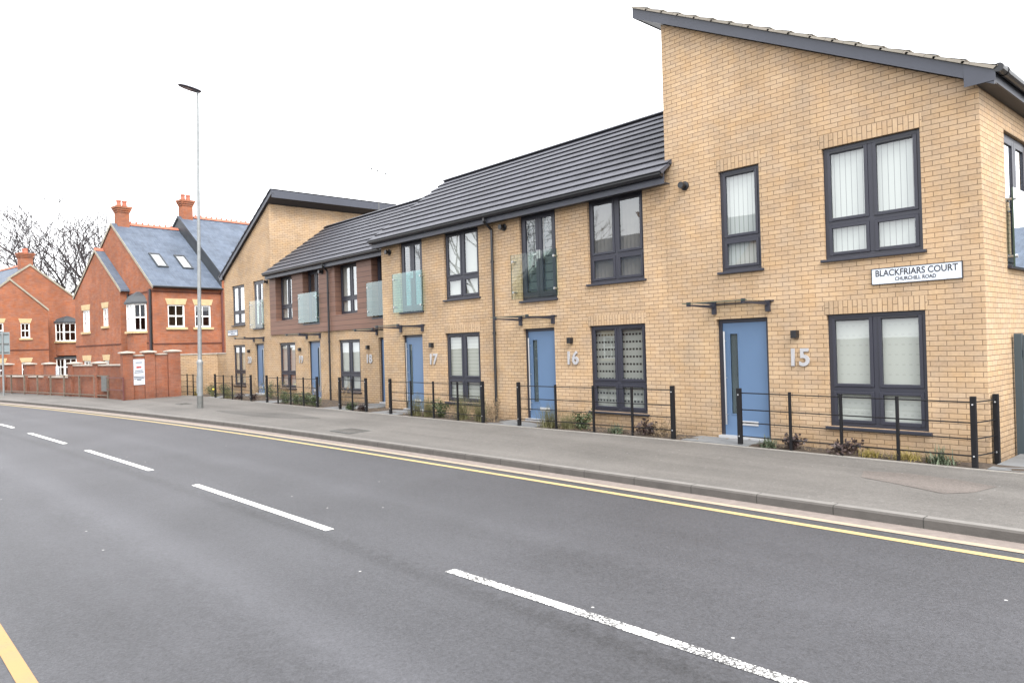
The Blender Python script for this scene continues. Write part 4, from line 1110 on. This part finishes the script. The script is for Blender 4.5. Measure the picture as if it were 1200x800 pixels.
def bay(root, T, u, w, proj, z0, z1, zr, brick_base=None):
    """canted bay window with a leaded roof, centred at u"""
    P = [(u - w, 0), (u - w * 0.52, -proj), (u + w * 0.52, -proj), (u + w, 0)]
    fr = MB(); gl = MB(); st = MB(T); rf = MB(T)
    tt = T or (lambda a, b_, c: (a, b_, c))
    for (a, b_) in zip(P, P[1:]):
        d = Vector((b_[0] - a[0], b_[1] - a[1])); L = d.length; d.normalize(); nin = Vector((-d.y, d.x))
        f = lambda s_, q, z, a=a, d=d, nin=nin: tt(a[0] + d.x * s_ + nin.x * q, a[1] + d.y * s_ + nin.y * q, z)
        m = MB(f); k = 0.075; zm = (z0 + z1) / 2
        m.box(0, k, 0, 0.07, z0, z1); m.box(L - k, L, 0, 0.07, z0, z1); m.box(k, L - k, 0, 0.07, z0, z0 + k); m.box(k, L - k, 0, 0.07, z1 - k, z1)
        m.box(k, L - k, 0.004, 0.066, zm - 0.035, zm + 0.035); m.box(L / 2 - 0.02, L / 2 + 0.02, 0.01, 0.06, z0 + k, z1 - k)
        fr.v, off = fr.v + m.v, len(fr.v); fr.f += [tuple(i_ + off for i_ in q) for q in m.f]; fr.uv += m.uv
        gl.face([f(k, 0.04, z0 + k), f(L - k, 0.04, z0 + k), f(L - k, 0.04, z1 - k), f(k, 0.04, z1 - k)])
    o = fr.build('bay_window', M['white'], root); gl.build('pane', M['glass'], o)
    e = 0.10
    Q = [(u - w - e, 0), (u - w * 0.52 - e * 0.6, -proj - e), (u + w * 0.52 + e * 0.6, -proj - e), (u + w + e, 0)]
    st.face([(*p, z0 - 0.12) for p in Q]); st.face([(*p, z0 - 0.002) for p in reversed(Q)])
    for a, b_ in zip(Q, Q[1:]): st.face([(*a, z0 - 0.12), (*b_, z0 - 0.12), (*b_, z0 - 0.002), (*a, z0 - 0.002)])
    st.build('sill', M['stone'], o)
    S1 = [(u + (p[0] - u) * 0.72, p[1] * 0.72) for p in Q]; zt = z1 + (zr - z1) * 0.62
    S2 = [(u + (p[0] - u) * 0.12, p[1] * 0.2) for p in Q]
    rf.face([(*p, z1 + 0.002) for p in reversed(Q)])
    for A_, za, B_, zb in ((Q, z1 + 0.002, Q, z1 + 0.09), (Q, z1 + 0.09, S1, zt), (S1, zt, S2, zr)):
        for k in range(3): rf.face([(*A_[k], za), (*A_[k + 1], za), (*B_[k + 1], zb), (*B_[k], zb)])
    rf.face([(*p, zr) for p in S2])
    rf.build('bay_roof', M['lead'], o)
    if brick_base:
        bb = MB(T)
        za, zb = brick_base
        for a, b_ in zip(P, P[1:]): bb.face([(*a, za), (*b_, za), (*b_, zb), (*a, zb)])
        bb.build('bay_wall', M['red'], root)
def band(root, T, u0, u1, z0, z1, mat='red_dark', d=-0.02):
    b = MB(T); b.box(u0, u1, d, 0.0, z0, z1); b.build('string_course', M[mat], root)

# main red house with a forward gable
G_R = 'red brick houses beyond the terrace'
rz = R(8)
hA = thing('brick_house', 'red brick house with two front gables and two skylights, just left of the lamp post', 'house', (-41.4, 11.6, 0), rz, G_R)
q8 = Vector((-math.sin(rz), math.cos(rz)))
W0, xa, za, ze = -10.0, -5.0, 9.36, 5.50
b = MB(); wall(b, W0, 0, -0.3, [(W0, ze), (xa, za), (0, ze)], [(-2.44, -0.76, 2.97, 4.57)], reveal=0.02)
Tside = lambda u, d, z: (-d, u, z)
side_ops = [(0.80, 1.73, 3.26, 4.49), (2.29, 3.22, 3.26, 4.49)]
s_ = MB(Tside); wall(s_, 0, 3.9, -0.3, [(0, ze), (3.9, ze)], side_ops)
b.v, off = b.v + s_.v, len(b.v); b.f += [tuple(k + off for k in f) for f in s_.f]; b.uv += s_.uv
b.face([(W0, 3.9, -0.3), (W0, 0, -0.3), (W0, 0, ze), (W0, 3.9, ze)]); b.face([(0, 3.9, -0.3), (W0, 3.9, -0.3), (W0, 3.9, ze), (xa, 3.9, za), (0, 3.9, ze)])
b.build('wall', M['red'], hA)
rf = gable_roof(hA, W0, 0, ze, xa, za, -0.04, 3.86)
verge(hA, W0, 0, ze, xa, za, -0.042)
ridge(rf, xa, za + 0.1, 0.9, 3.86)
chimney(rf, xa - 0.25, xa + 0.25, 0.26, 0.90, za - 0.3, 10.45)
for o in side_ops: sash(hA, Tside, *o)
band(hA, Tside, 0, 3.9, 2.33, 2.40); band(hA, Tside, 0.0, 3.9, 5.14, 5.22)
band(hA, None, -2.9, 0.02, 2.40, 2.47); band(hA, None, -2.9, 0.02, 5.14, 5.22)
gt = MB(); gt.tube((0.24, -0.05, 5.42), (0.24, 3.85, 5.42), 0.06, n=10); gt.build('gutter', M['gutter'], hA)
pipe(hA, None, -0.10, -0.1, 5.3, d=-0.07, r=0.06, mat='gutter'); pipe(hA, None, -0.26, -0.1, 5.3, d=-0.07, r=0.05, mat='rust')
pipe(hA, Tside, 3.86, -0.1, 5.35, d=-0.08, r=0.055, mat='rust')
bay(hA, None, -1.6, 0.85, 0.5, 3.10, 4.57, 5.25, brick_base=(-0.3, 2.98))
# skylights on the right hand slope
k = (za - ze) / 5.0
for y in (0.92, 2.34):
    def sp(x, y_, h): 
        z = ze - x * k + 0.09; l = math.hypot(1, k); return (x + k / l * h, y_, z + h / l)
    m = MB()
    x0, x1, ya, yb = -2.48, -1.35, y, y + 0.62
    for a, b_, c, d in ((x0, x1, ya, ya + 0.07), (x0, x1, yb - 0.07, yb), (x0, x0 + 0.08, ya + 0.07, yb - 0.07), (x1 - 0.08, x1, ya + 0.07, yb - 0.07)):
        P = [(a, c), (b_, c), (b_, d), (a, d)]
        m.face([sp(*p, 0.07) for p in P]); 
        for i_ in range(4): m.face([sp(*P[i_], 0), sp(*P[(i_ + 1) % 4], 0), sp(*P[(i_ + 1) % 4], 0.07), sp(*P[i_], 0.07)])
    sk = m.build('skylight', M['lead'], rf)
    m = MB(); m.face([sp(x0 + 0.08, ya + 0.07, 0.04), sp(x1 - 0.08, ya + 0.07, 0.04), sp(x1 - 0.08, yb - 0.07, 0.04), sp(x0 + 0.08, yb - 0.07, 0.04)])
    m.build('pane', M['skylight_glass'], sk)
# forward wing
FW = 0.45
Tw = lambda u, d, z: (u, d - FW, z)
wops = [(-8.44, -7.32, 3.28, 4.56), (-5.42, -4.64, 3.52, 4.54), (-8.44, -7.32, 0.4, 1.55), (-5.42, -4.64, 0.4, 1.55)]
wl, wr, wz, wx, wa = -9.55, -2.95, 5.48, -6.25, 7.92
b = MB(Tw); wall(b, wl, wr, -0.3, [(wl, wz), (wx, wa), (wr, wz)], wops)
b.face([(wr, 0, -0.3), (wr, FW, -0.3), (wr, FW, wz), (wr, 0, wz)]); b.face([(wl, FW, -0.3), (wl, 0, -0.3), (wl, 0, wz), (wl, FW, wz)])
b.build('gable_wall', M['red'], hA)
rw = gable_roof(hA, wl, wr, wz, wx, wa, -FW - 0.04, 0.0); verge(hA, wl, wr, wz, wx, wa, -FW - 0.042)
b = MB(); b.prism([(wx - 0.14, wa + 0.02), (wx, wa + 0.2), (wx + 0.14, wa + 0.02)], lambda p, q, t_: (p, t_, q), -FW - 0.05, -0.02); b.build('ridge_tiles', M['ridge'], rw)
for o in wops: sash(hA, Tw, *o)
band(hA, Tw, wl, wr, 2.40, 2.47)
pipe(hA, None, -2.84, -0.1, 5.2, d=-0.09, r=0.05)
# the taller attached house behind
hB = thing('brick_house', 'taller red brick house with a blue slate roof and grey gable, behind the lamp post', 'house', (-41.4 + q8.x * 3.9, 11.6 + q8.y * 3.9, 0), rz, G_R)
zeB, zaB = 6.30, 10.22
b = MB(); L = 9.0
b.face([(0, 0.02, -0.3), (0, L, -0.3), (0, L, zeB), (0, 0.02, zeB)]); b.face([(W0, L, -0.3), (W0, 0.02, -0.3), (W0, 0.02, zeB), (W0, L, zeB)])
b.face([(0, L, -0.3), (W0, L, -0.3), (W0, L, zeB), (xa, L, zaB), (0, L, zeB)])
b.build('wall', M['red'], hB)
b = MB(); b.prism([(W0, zeB), (xa, zaB), (0, zeB), (0, zeB - 0.85), (xa, zaB - 0.85), (W0, zeB - 0.85)], lambda p, q, t_: (p, t_, q), -0.02, 0.018); b.build('gable_wall', M['lead'], hB)
rB = gable_roof(hB, W0, 0, zeB, xa, zaB, -0.05, L + 0.1)
verge(hB, W0, 0, zeB, xa, zaB, -0.052, mat='lead'); ridge(rB, xa, zaB + 0.1, 0.95, L)
chimney(rB, xa - 0.25, xa + 0.25, 0.14, 0.80, zaB - 0.3, 11.32)
def sk2(root, roof, y):
    kk = (zaB - zeB) / 5.0
    def sp(x, y_, h): 
        z = zeB - x * kk + 0.09; l = math.hypot(1, kk); return (x + kk / l * h, y_, z + h / l)
    m = MB(); x0, x1, ya, yb = -1.9, -0.9, y, y + 0.62
    P = [(x0, ya), (x1, ya), (x1, yb), (x0, yb)]
    m.face([sp(*p, 0.06) for p in P])
    for i_ in range(4): m.face([sp(*P[i_], 0), sp(*P[(i_ + 1) % 4], 0), sp(*P[(i_ + 1) % 4], 0.06), sp(*P[i_], 0.06)])
    sk = m.build('skylight', M['lead'], roof)
    m = MB(); m.face([sp(x0 + 0.08, ya + 0.07, 0.07), sp(x1 - 0.08, ya + 0.07, 0.07), sp(x1 - 0.08, yb - 0.07, 0.07), sp(x0 + 0.08, yb - 0.07, 0.07)]); m.build('pane', M['skylight_glass'], sk)
sk2(hB, rB, 1.7)

# far red house, gable end towards the camera
hC = thing('brick_house', 'far red brick house with a plain gable, at the left edge behind the bare tree', 'house', (-63.2, 10.45, 0), R(100), G_R)
cops = [(-1.79, -1.19, 3.29, 4.38), (-1.78, -1.20, 0.50, 1.53), (-3.55, -2.85, 3.29, 4.38), (-3.45, -2.82, 0.50, 1.53)]
b = MB(); wall(b, -4.82, 0, -0.3, [(-4.82, 5.38), (-2.41, 7.50), (0, 5.38)], cops)
b.face([(0, 0, -0.3), (0, 1.5, -0.3), (0, 1.5, 5.38), (0, 0, 5.38)]); b.face([(-4.82, 1.5, -0.3), (-4.82, 0, -0.3), (-4.82, 0, 5.38), (-4.82, 1.5, 5.38)])
b.build('gable_wall', M['red'], hC)
gable_roof(hC, -4.82, 0, 5.38, -2.41, 7.50, -0.04, 1.5, xe=0.05); verge(hC, -4.82, 0, 5.38, -2.41, 7.5, -0.042, xe=0.05)
for o in cops: sash(hC, None, *o)
band(hC, None, -4.82, 0, 2.38, 2.46)
xl, xr, zc, ac = -5.4, 4.2, 5.1, 8.80
T2 = lambda u, d, z: (u, d + 1.5, z)
b = MB(T2); wall(b, xl, xr, -0.3, [(xl, zc), (-0.6, ac), (xr, zc)], [(1.0, 2.6, 3.0, 4.46), (1.0, 2.6, 0.3, 1.72)], reveal=0.02)
b.face([(xl, 10, -0.3), (xl, 0, -0.3), (xl, 0, zc), (xl, 10, zc)]); b.face([(xr, 0, -0.3), (xr, 10, -0.3), (xr, 10, zc), (xr, 0, zc)])
b.face([(xr, 10, -0.3), (xl, 10, -0.3), (xl, 10, zc), (-0.6, 10, ac), (xr, 10, zc)])
b.build('wall', M['red'], hC)
rC = gable_roof(hC, xl, xr, zc, -0.6, ac, 1.46, 11.6, xe=0.05); verge(hC, xl, xr, zc, -0.6, ac, 1.458, xe=0.05)
b = MB(); b.prism([(-0.74, ac + 0.04), (-0.6, ac + 0.22), (-0.46, ac + 0.04)], lambda p, q, t_: (p, t_, q), 2.4, 11.6); b.build('ridge_tiles', M['ridge'], rC)
chimney(rC, -1.12, -0.32, 1.7, 2.4, ac - 0.4, 9.72)
bay(hC, T2, 1.85, 0.85, 0.5, 3.05, 4.46, 5.0, brick_base=(1.95, 2.93)); bay(hC, T2, 1.85, 0.85, 0.5, 0.40, 1.72, 1.92)
pipe(hC, None, 0.10, -0.1, 5.2, d=1.35, r=0.05, mat='rust')

# ------------------------------------------------------------------ TV aerial on the roof behind number 18
t = thing('tv_aerial', 'tiny television aerial above the grey tiled roof', 'aerial', (-25.6, 15.9, 6.7), R(20))
b = MB(); b.tube((0, 0, -0.6), (0, 0, 2.6), 0.016, n=6); b.build('mast', M['galv_dark'], t)
b = MB(); b.tube((-0.5, 0, 2.55), (0.45, 0, 2.15), 0.02, n=6)
for k in range(7):
    x = -0.5 + k * 0.155; z = 2.55 - k * 0.0655; b.tube((x, -0.22, z), (x, 0.22, z), 0.011, n=5)
b.tube((-0.34, 0, 2.2), (-0.34, 0, 2.6), 0.016, n=5); b.tube((0.4, 0, 1.95), (0.4, 0, 2.55), 0.018, n=5)
b.build('antenna', M['iron'], t)

# ------------------------------------------------------------------ bare trees
def bare_tree(name, label, loc_, h, seed, spread, trunk_r, forks, group, lean=0.0, levels=6, rmin=0.022):
    rnd = random.Random(seed)
    t = thing(name, label, 'tree', loc_, 0, group)
    tr = MB(); cr = MB()
    def grow(p, d, L, r, lev):
        steps = 5 if lev < 3 else 3
        for s_ in range(steps):
            q = p + d * (L / steps); r2 = max(rmin * 0.8, r * (0.90 if lev else 0.95))
            (tr if lev == 0 else cr).tube(p, q, r, r2, n=8 if lev == 0 else (6 if lev < 3 else 3), caps=False)
            p = q; r = r2
            j = Vector((rnd.uniform(-1, 1), rnd.uniform(-1, 1), rnd.uniform(-0.45, 0.75))) * (0.10 + 0.045 * lev)
            d = (d + j).normalized()
            if 0 < lev < levels and s_ >= 1 and rnd.random() < (0.85 if lev > 1 else 0.6): side(p, d, L * rnd.uniform(0.45, 0.72), r * 0.6, lev + 1)
        if 0 < lev < levels:
            for _ in range(2): side(p, d, L * rnd.uniform(0.55, 0.8), r * rnd.uniform(0.65, 0.85), lev + 1, 0.55)
        return p, d, r
    def side(p, d, L, r, lev, sp=0.85):
        a = rnd.uniform(0, 2 * math.pi)
        n_ = (d + Vector((math.cos(a), math.sin(a), rnd.uniform(-0.25, 0.45))) * sp).normalized()
        grow(p, n_, L, max(r, rmin), lev)
    top = grow(Vector((0, 0, -0.3)), Vector((lean, lean * 0.4, 1)).normalized(), h * 0.36, trunk_r, 0)
    a0 = rnd.uniform(0, 6.28)
    for k in range(forks):
        a = a0 + k * 2 * math.pi / forks + rnd.uniform(-0.3, 0.3); sp = spread * rnd.uniform(0.75, 1.15)
        d = Vector((math.cos(a) * sp, math.sin(a) * sp, 1)).normalized()
        base = Vector((0, 0, -0.3)).lerp(top[0], rnd.uniform(0.72, 1.0))
        grow(base, d, h * rnd.uniform(0.42, 0.58), trunk_r * rnd.uniform(0.42, 0.62), 1)
    grow(top[0], (top[1] + Vector((0.1, 0.1, 0.2))).normalized(), h * 0.42, trunk_r * 0.62, 1)
    tr.build('trunk', M['bark'], t); cr.build('branches', M['bark'], t)
    return t
G_T = 'bare winter trees'
bare_tree('bare_tree', 'wide bare winter tree rising between the far gable and the red gables', (-84.0, 16.6, -0.1), 12.4, 5, 1.35, 0.44, 9, G_T, levels=5, rmin=0.023)
bare_tree('bare_tree', 'bare winter tree whose twigs show at the left edge over the far roof', (-102, 9.5, -0.1), 8.8, 23, 1.2, 0.28, 6, G_T, levels=5, rmin=0.018)

# ------------------------------------------------------------------ houses across the road (they show in the window glass)
def plain_house(label, x0, x1, yf, depth, ze, zr, rz_=0.0, loc3=None, nwin=3, stack=True):
    r = thing('brick_house', label, 'house', loc3 or ((x0 + x1) / 2, yf, 0), rz_, 'houses across the road')
    w = (x1 - x0) / 2
    ops = []
    for k in range(nwin):
        c = -w + 2 * w * (k + 0.5) / nwin; ops += [(c - 0.6, c + 0.6, 0.8, 2.1), (c - 0.6, c + 0.6, 3.3, 4.6)]
    b = MB(); wall(b, -w, w, -0.3, [(-w, ze), (w, ze)], ops)
    b.face([(w, depth, -0.3), (-w, depth, -0.3), (-w, depth, ze), (w, depth, ze)])
    for x in (-w, w): b.face([(x, 0, -0.3), (x, depth, -0.3), (x, depth, ze), (x, depth / 2, zr), (x, 0, ze)])
    b.build('wall', M['red_dark'], r)
    rr = MB(); e = 0.3; kk = (zr - ze) / (depth / 2)
    slope(rr, [(-w - e, -e, ze - kk * e + 0.05), (w + e, -e, ze - kk * e + 0.05), (w + e, depth / 2, zr + 0.05), (-w - e, depth / 2, zr + 0.05)])
    slope(rr, [(w + e, depth + e, ze - kk * e + 0.05), (-w - e, depth + e, ze - kk * e + 0.05), (-w - e, depth / 2, zr + 0.05), (w + e, depth / 2, zr + 0.05)])
    rf = rr.build('roof', M['slate'], r)
    if stack: chimney(rf, -0.45, 0.45, depth / 2 - 0.35, depth / 2 + 0.35, zr - 0.4, zr + 1.3)
    for o in ops: sash(r, None, *o)
plain_house('red brick house across the road, mirrored in the upper glass of number 16', -36, -20, -11, 8, 5.4, 8.6, R(180), (-28, -9.5, 0), 5)
plain_house('slate roofed house down the side street, mirrored in the corner balcony glass', 0, 10, 0, 7, 4.6, 7.0, R(0), (4.5, 41, 0), 3, False)
bare_tree('bare_tree', 'bare tree across the road, mirrored in the upper glass of numbers 16 and 17', (-38.5, -9.0, -0.2), 11.0, 41, 0.9, 0.22, 5, G_T, levels=5, rmin=0.014)

# ------------------------------------------------------------------ planting
def plant(kind, x, y, h, w, label, group, seed):
    rnd = random.Random(seed)
    z = back_z(x)
    names = dict(tuft='grass_tuft', gold='golden_grass', red='purple_plant', shrub='shrub', dry='dry_stems', strap='strap_leaf_plant')
    mats = dict(tuft='leaf_olive', gold='leaf_gold', red='leaf_red', shrub='leaf_green', dry='leaf_dry', strap='leaf_grey')
    b = MB()
    def leaf(p, d, L, ww):
        side = d.cross(Vector((rnd.uniform(-1, 1), rnd.uniform(-1, 1), rnd.uniform(-1, 1)))).normalized() * ww
        m_ = p + d * L * 0.5
        b.face([p, m_ + side, p + d * L, m_ - side])
    if kind in ('tuft', 'gold', 'strap'):
        n = dict(tuft=230, gold=200, strap=110)[kind]
        for _ in range(n):
            a = rnd.uniform(0, 6.283); tilt = rnd.uniform(0.05, 1.0) * (0.95 if kind != 'tuft' else 0.6)
            L = h * rnd.uniform(0.6, 1.15); bw = (0.004 if kind != 'strap' else 0.011)
            p = Vector((rnd.gauss(0, w * 0.22), rnd.gauss(0, w * 0.14), 0)); d = Vector((math.cos(a) * tilt, math.sin(a) * tilt, 1)).normalized()
            s_ = Vector((-math.sin(a), math.cos(a), 0)) * bw; k = 4; prev = p
            for j in range(k):
                t_ = (j + 1) / k; q = prev + d * (L / k); wa = 1 - j / k * 0.8; wb = 1 - t_ * 0.8
                b.face([prev - s_ * wa, prev + s_ * wa, q + s_ * wb, q - s_ * wb]); prev = q
                d = (d + Vector((math.cos(a), math.sin(a), -0.75)) * (0.20 if kind == 'tuft' else 0.42) * tilt).normalized()
    elif kind == 'dry':
        for _ in range(26):
            a = rnd.uniform(0, 6.283); p = Vector((rnd.gauss(0, w * 0.25), rnd.gauss(0, w * 0.2), 0)); d = Vector((math.cos(a) * 0.35, math.sin(a) * 0.35, 1)).normalized()
            q = p + d * h * rnd.uniform(0.5, 1.1); b.tube(p, q, 0.0035, 0.002, n=4, caps=False)
            for _k in range(9):
                c = p.lerp(q, rnd.uniform(0.3, 1)); leaf(c, Vector((rnd.uniform(-1, 1), rnd.uniform(-1, 1), rnd.uniform(-0.2, 1))).normalized(), 0.05, 0.010)
    else:
        n = 700 if kind == 'shrub' else 240
        stems = [(rnd.uniform(0, 6.283), rnd.uniform(0.1, 0.9)) for _ in range(11)]
        tips = []
        for a, tl in stems:
            p = Vector((rnd.gauss(0, w * 0.10), rnd.gauss(0, w * 0.08), 0)); d = Vector((math.cos(a) * tl, math.sin(a) * tl * 0.7, 1)).normalized(); L = h * rnd.uniform(0.6, 1.05)
            q = p + d * L; b.tube(p, q, 0.005, 0.002, n=4, caps=False); tips.append((p, q))
        for _ in range(n):
            p, q = rnd.choice(tips); c = p.lerp(q, rnd.uniform(0.15, 1.0)) + Vector((rnd.gauss(0, w * 0.10), rnd.gauss(0, w * 0.08), rnd.gauss(0, h * 0.06)))
            if c.z < 0: continue
            big = 0.055 if kind == 'shrub' else 0.075
            leaf(c, Vector((rnd.uniform(-1, 1), rnd.uniform(-1, 1), rnd.uniform(-0.3, 1))).normalized(), rnd.uniform(0.5, 1.2) * big, big * 0.28)
    o = b.build(names[kind], M[mats[kind]])
    o.location = (x, y, z + 0.005)
    tag(o, label, 'plant', group, 'thing')
    return o
G_P = 'plants in the beds behind the railings'
def P_(kind, x, dy, h, w, label):
    P_.n += 1
    plant(kind, x, back_y(x) + dy, h, w, label, G_P, 100 + P_.n)
P_.n = 0
# bed of 15
P_('strap', -6.18, 0.22, 0.20, 0.3, 'small green tuft beside the foot of the blue door of number 15')
P_('red', -5.75, 0.24, 0.24, 0.45, 'dark purple plant between the door and the window of number 15')
P_('red', -4.95, 0.22, 0.20, 0.8, 'low dark purple plant under the left part of the window of number 15')
P_('gold', -4.55, 0.20, 0.15, 0.35, 'smaller golden grass under the middle of the window of number 15')
P_('gold', -4.05, 0.22, 0.20, 0.45, 'larger golden grass under the right part of the window of number 15')
P_('strap', -3.62, 0.22, 0.24, 0.35, 'green strap leaved tuft nearest the corner of number 15')
# bed of 16
P_('tuft', -11.15, 0.25, 0.50, 0.5, 'tall olive grass tuft beside the door of number 16')
P_('tuft', -10.65, 0.30, 0.34, 0.5, 'low olive grass clump between the door and window of number 16')
P_('shrub', -10.25, 0.32, 0.40, 0.45, 'small green shrub under the left part of the window of number 16')
P_('strap', -9.35, 0.25, 0.20, 0.3, 'small grey green tuft under the right part of the window of number 16')
P_('red', -8.62, 0.27, 0.30, 0.5, 'dark purple plant right of the window of number 16')
P_('dry', -8.25, 0.27, 0.30, 0.45, 'brown withered stems by the right end post of the railing of number 16')
# bed of 17
P_('tuft', -16.1, 0.28, 0.60, 0.45, 'tall olive grass tuft right of the door of number 17')
P_('tuft', -15.55, 0.30, 0.52, 0.4, 'olive grass tuft between the door and the window of number 17')
P_('shrub', -15.0, 0.32, 0.50, 0.42, 'dark green shrub under the left part of the window of number 17')
P_('tuft', -14.1, 0.27, 0.62, 0.5, 'tallest olive grass tuft under the right end of the window of number 17')
P_('tuft', -13.45, 0.30, 0.60, 0.35, 'olive grass tuft by the downpipe between numbers 16 and 17')
P_('dry', -13.15, 0.42, 0.55, 0.35, 'dry stems right of the downpipe between numbers 16 and 17')
# 18
P_('dry', -21.05, 0.9, 0.75, 0.4, 'tall dry stems between the window and door of number 18')
P_('shrub', -19.4, 0.22, 0.22, 0.5, 'low green plant behind the short railing of number 18')
P_('red', -18.75, 0.25, 0.20, 0.5, 'low reddish plant at the right end of the short railing of number 18')
# 19
P_('shrub', -24.0, 0.30, 0.50, 0.8, 'bushy green shrub right of the door path of number 19')
P_('shrub', -23.25, 0.34, 0.42, 0.8, 'low green shrub below the downpipe between numbers 18 and 19')
P_('shrub', -22.5, 0.34, 0.46, 0.8, 'green shrub under the window of number 18')
P_('shrub', -21.75, 0.30, 0.38, 0.7, 'green shrub by the right end post of the railing of number 19')
P_('dry', -23.3, 1.05, 0.85, 0.5, 'tall dry stems against the wall between numbers 18 and 19')
P_('shrub', -27.1, 1.1, 0.72, 0.9, 'rounded green shrub under the window of number 19')
P_('dry', -28.5, 1.1, 0.85, 0.5, 'tall dry stems left of the window of number 19')
P_('dry', -26.3, 1.2, 0.8, 0.4, 'tall dry stems between the window and door of number 19')
# 20
P_('shrub', -31.2, 0.9, 0.55, 0.8, 'green shrub between the window and the door of number 20')
P_('shrub', -32.5, 0.8, 0.5, 0.8, 'green shrub under the window of number 20')
P_('tuft', -29.3, 0.35, 0.4, 0.6, 'olive grass tuft right of the door of number 20')
P_('red', -28.1, 0.3, 0.25, 0.7, 'low purple plant behind the right part of the railing of number 20')
P_('red', -26.9, 0.35, 0.25, 0.6, 'low purple plant at the right end post of the railing of number 20')
P_('shrub', -34.3, 0.75, 0.65, 0.8, 'green shrub in front of the low buff garden wall')
P_('gold', -32.9, 0.35, 0.40, 0.6, 'golden green tuft behind the farthest railing')
fl = plant('tuft', -30.9, back_y(-30.9) + 0.35, 0.34, 0.4, 'tuft with a yellow bloom at the left end of the railing of number 20', G_P, 501)
b = MB()
for k in range(14):
    a = k * 0.9; b.tube((math.cos(a) * 0.07, math.sin(a) * 0.07, 0.30 + 0.01 * (k % 3)), (math.cos(a) * 0.02, math.sin(a) * 0.02, 0.33), 0.03, 0.015, n=6)
b.build('flower', M['flower'], fl)

b = MB(); rnd = random.Random(77)
for _ in range(2600):
    x = rnd.uniform(-33, -3.3); y0 = back_y(x) + 0.06; y1 = (D1 if x > -18.6 else D2) - 0.03
    y = y0 + (y1 - y0) * rnd.random() ** 0.8
    if any(a < x < c for a, c in ((-7.75, -6.45), (-12.95, -11.45), (-18.05, -16.75), (-20.9, -19.3), (-26.2, -24.7), (-31.0, -29.7))) and rnd.random() < 0.9: continue
    z = back_z(x) + 0.035 + rnd.uniform(0, 0.012); a = rnd.uniform(0, 6.28); L = rnd.uniform(0.012, 0.035); w_ = L * rnd.uniform(0.3, 0.6)
    c, s_ = math.cos(a), math.sin(a); t1, t2 = rnd.uniform(-0.012, 0.02), rnd.uniform(-0.01, 0.02)
    b.face([(x - c * L, y - s_ * L, z), (x + s_ * w_, y - c * w_, z + t1), (x + c * L, y + s_ * L, z + t2), (x - s_ * w_, y + c * w_, z + t1)])
tag(b.build('leaf_litter', M['leaf_dry']), 'fallen brown leaves scattered over the planting beds', 'leaf litter', None, 'stuff')

# ------------------------------------------------------------------ sky, sun, camera
w = bpy.data.worlds.new('World'); S.world = w; w.use_nodes = True
nt = w.node_tree; bg = nt.nodes['Background']
EL, AZ = R(48), R(112)
sky = nd(nt, 'ShaderNodeTexSky', sky_type='NISHITA'); sky.sun_disc = False
sky.sun_elevation = EL; sky.sun_rotation = AZ; sky.dust_density = 4.0; sky.ozone_density = 1.0; sky.air_density = 1.0
hs = nd(nt, 'ShaderNodeHueSaturation'); hs.inputs['Saturation'].default_value = 0.10; hs.inputs['Value'].default_value = 1.0
nt.links.new(sky.outputs[0], hs.inputs['Color'])
# overcast: an even cloud layer over the clear sky gradient
cl = mix(nt, hs.outputs['Color'], rgb(9.0, 9.1, 9.3), 0.55)
nt.links.new(cl, bg.inputs['Color']); bg.inputs['Strength'].default_value = 0.12
sd = bpy.data.lights.new('sun', 'SUN'); sd.energy = 1.1; sd.angle = R(25); sd.color = (1.0, 0.95, 0.88)
so = bpy.data.objects.new('sun', sd); C.objects.link(so)
dirv = Vector((math.sin(AZ) * math.cos(EL), math.cos(AZ) * math.cos(EL), math.sin(EL)))
so.rotation_euler = dirv.to_track_quat('Z', 'Y').to_euler(); so.location = (0, 0, 30)

f_, th, pt, aa = 850.0, R(1.66), R(0.27), R(41.95)
Fv = Vector((-math.cos(aa) * math.cos(pt), math.sin(aa) * math.cos(pt), math.sin(pt))); Rv = Vector((math.sin(aa), math.cos(aa), 0)); Uv = Rv.cross(Fv)
c_, s_ = math.cos(th), math.sin(th)
right = Rv * c_ - Uv * s_; up = Rv * s_ + Uv * c_
cam = bpy.data.cameras.new('camera'); co = bpy.data.objects.new('camera', cam); C.objects.link(co)
m = Matrix((right, up, -Fv)).transposed().to_4x4(); m.translation = (0, 0, 1.77)
co.matrix_world = m
cam.sensor_fit = 'HORIZONTAL'; cam.sensor_width = 36; cam.lens = f_ / 1200 * 36; cam.clip_start = 0.05; cam.clip_end = 2000
S.camera = co
S.view_settings.view_transform = 'Standard'; S.view_settings.look = 'None'; S.view_settings.gamma = 1.0; S.view_settings.use_curve_mapping = False
S.view_settings.exposure = 1.9
S.render.resolution_x = 1024; S.render.resolution_y = 682
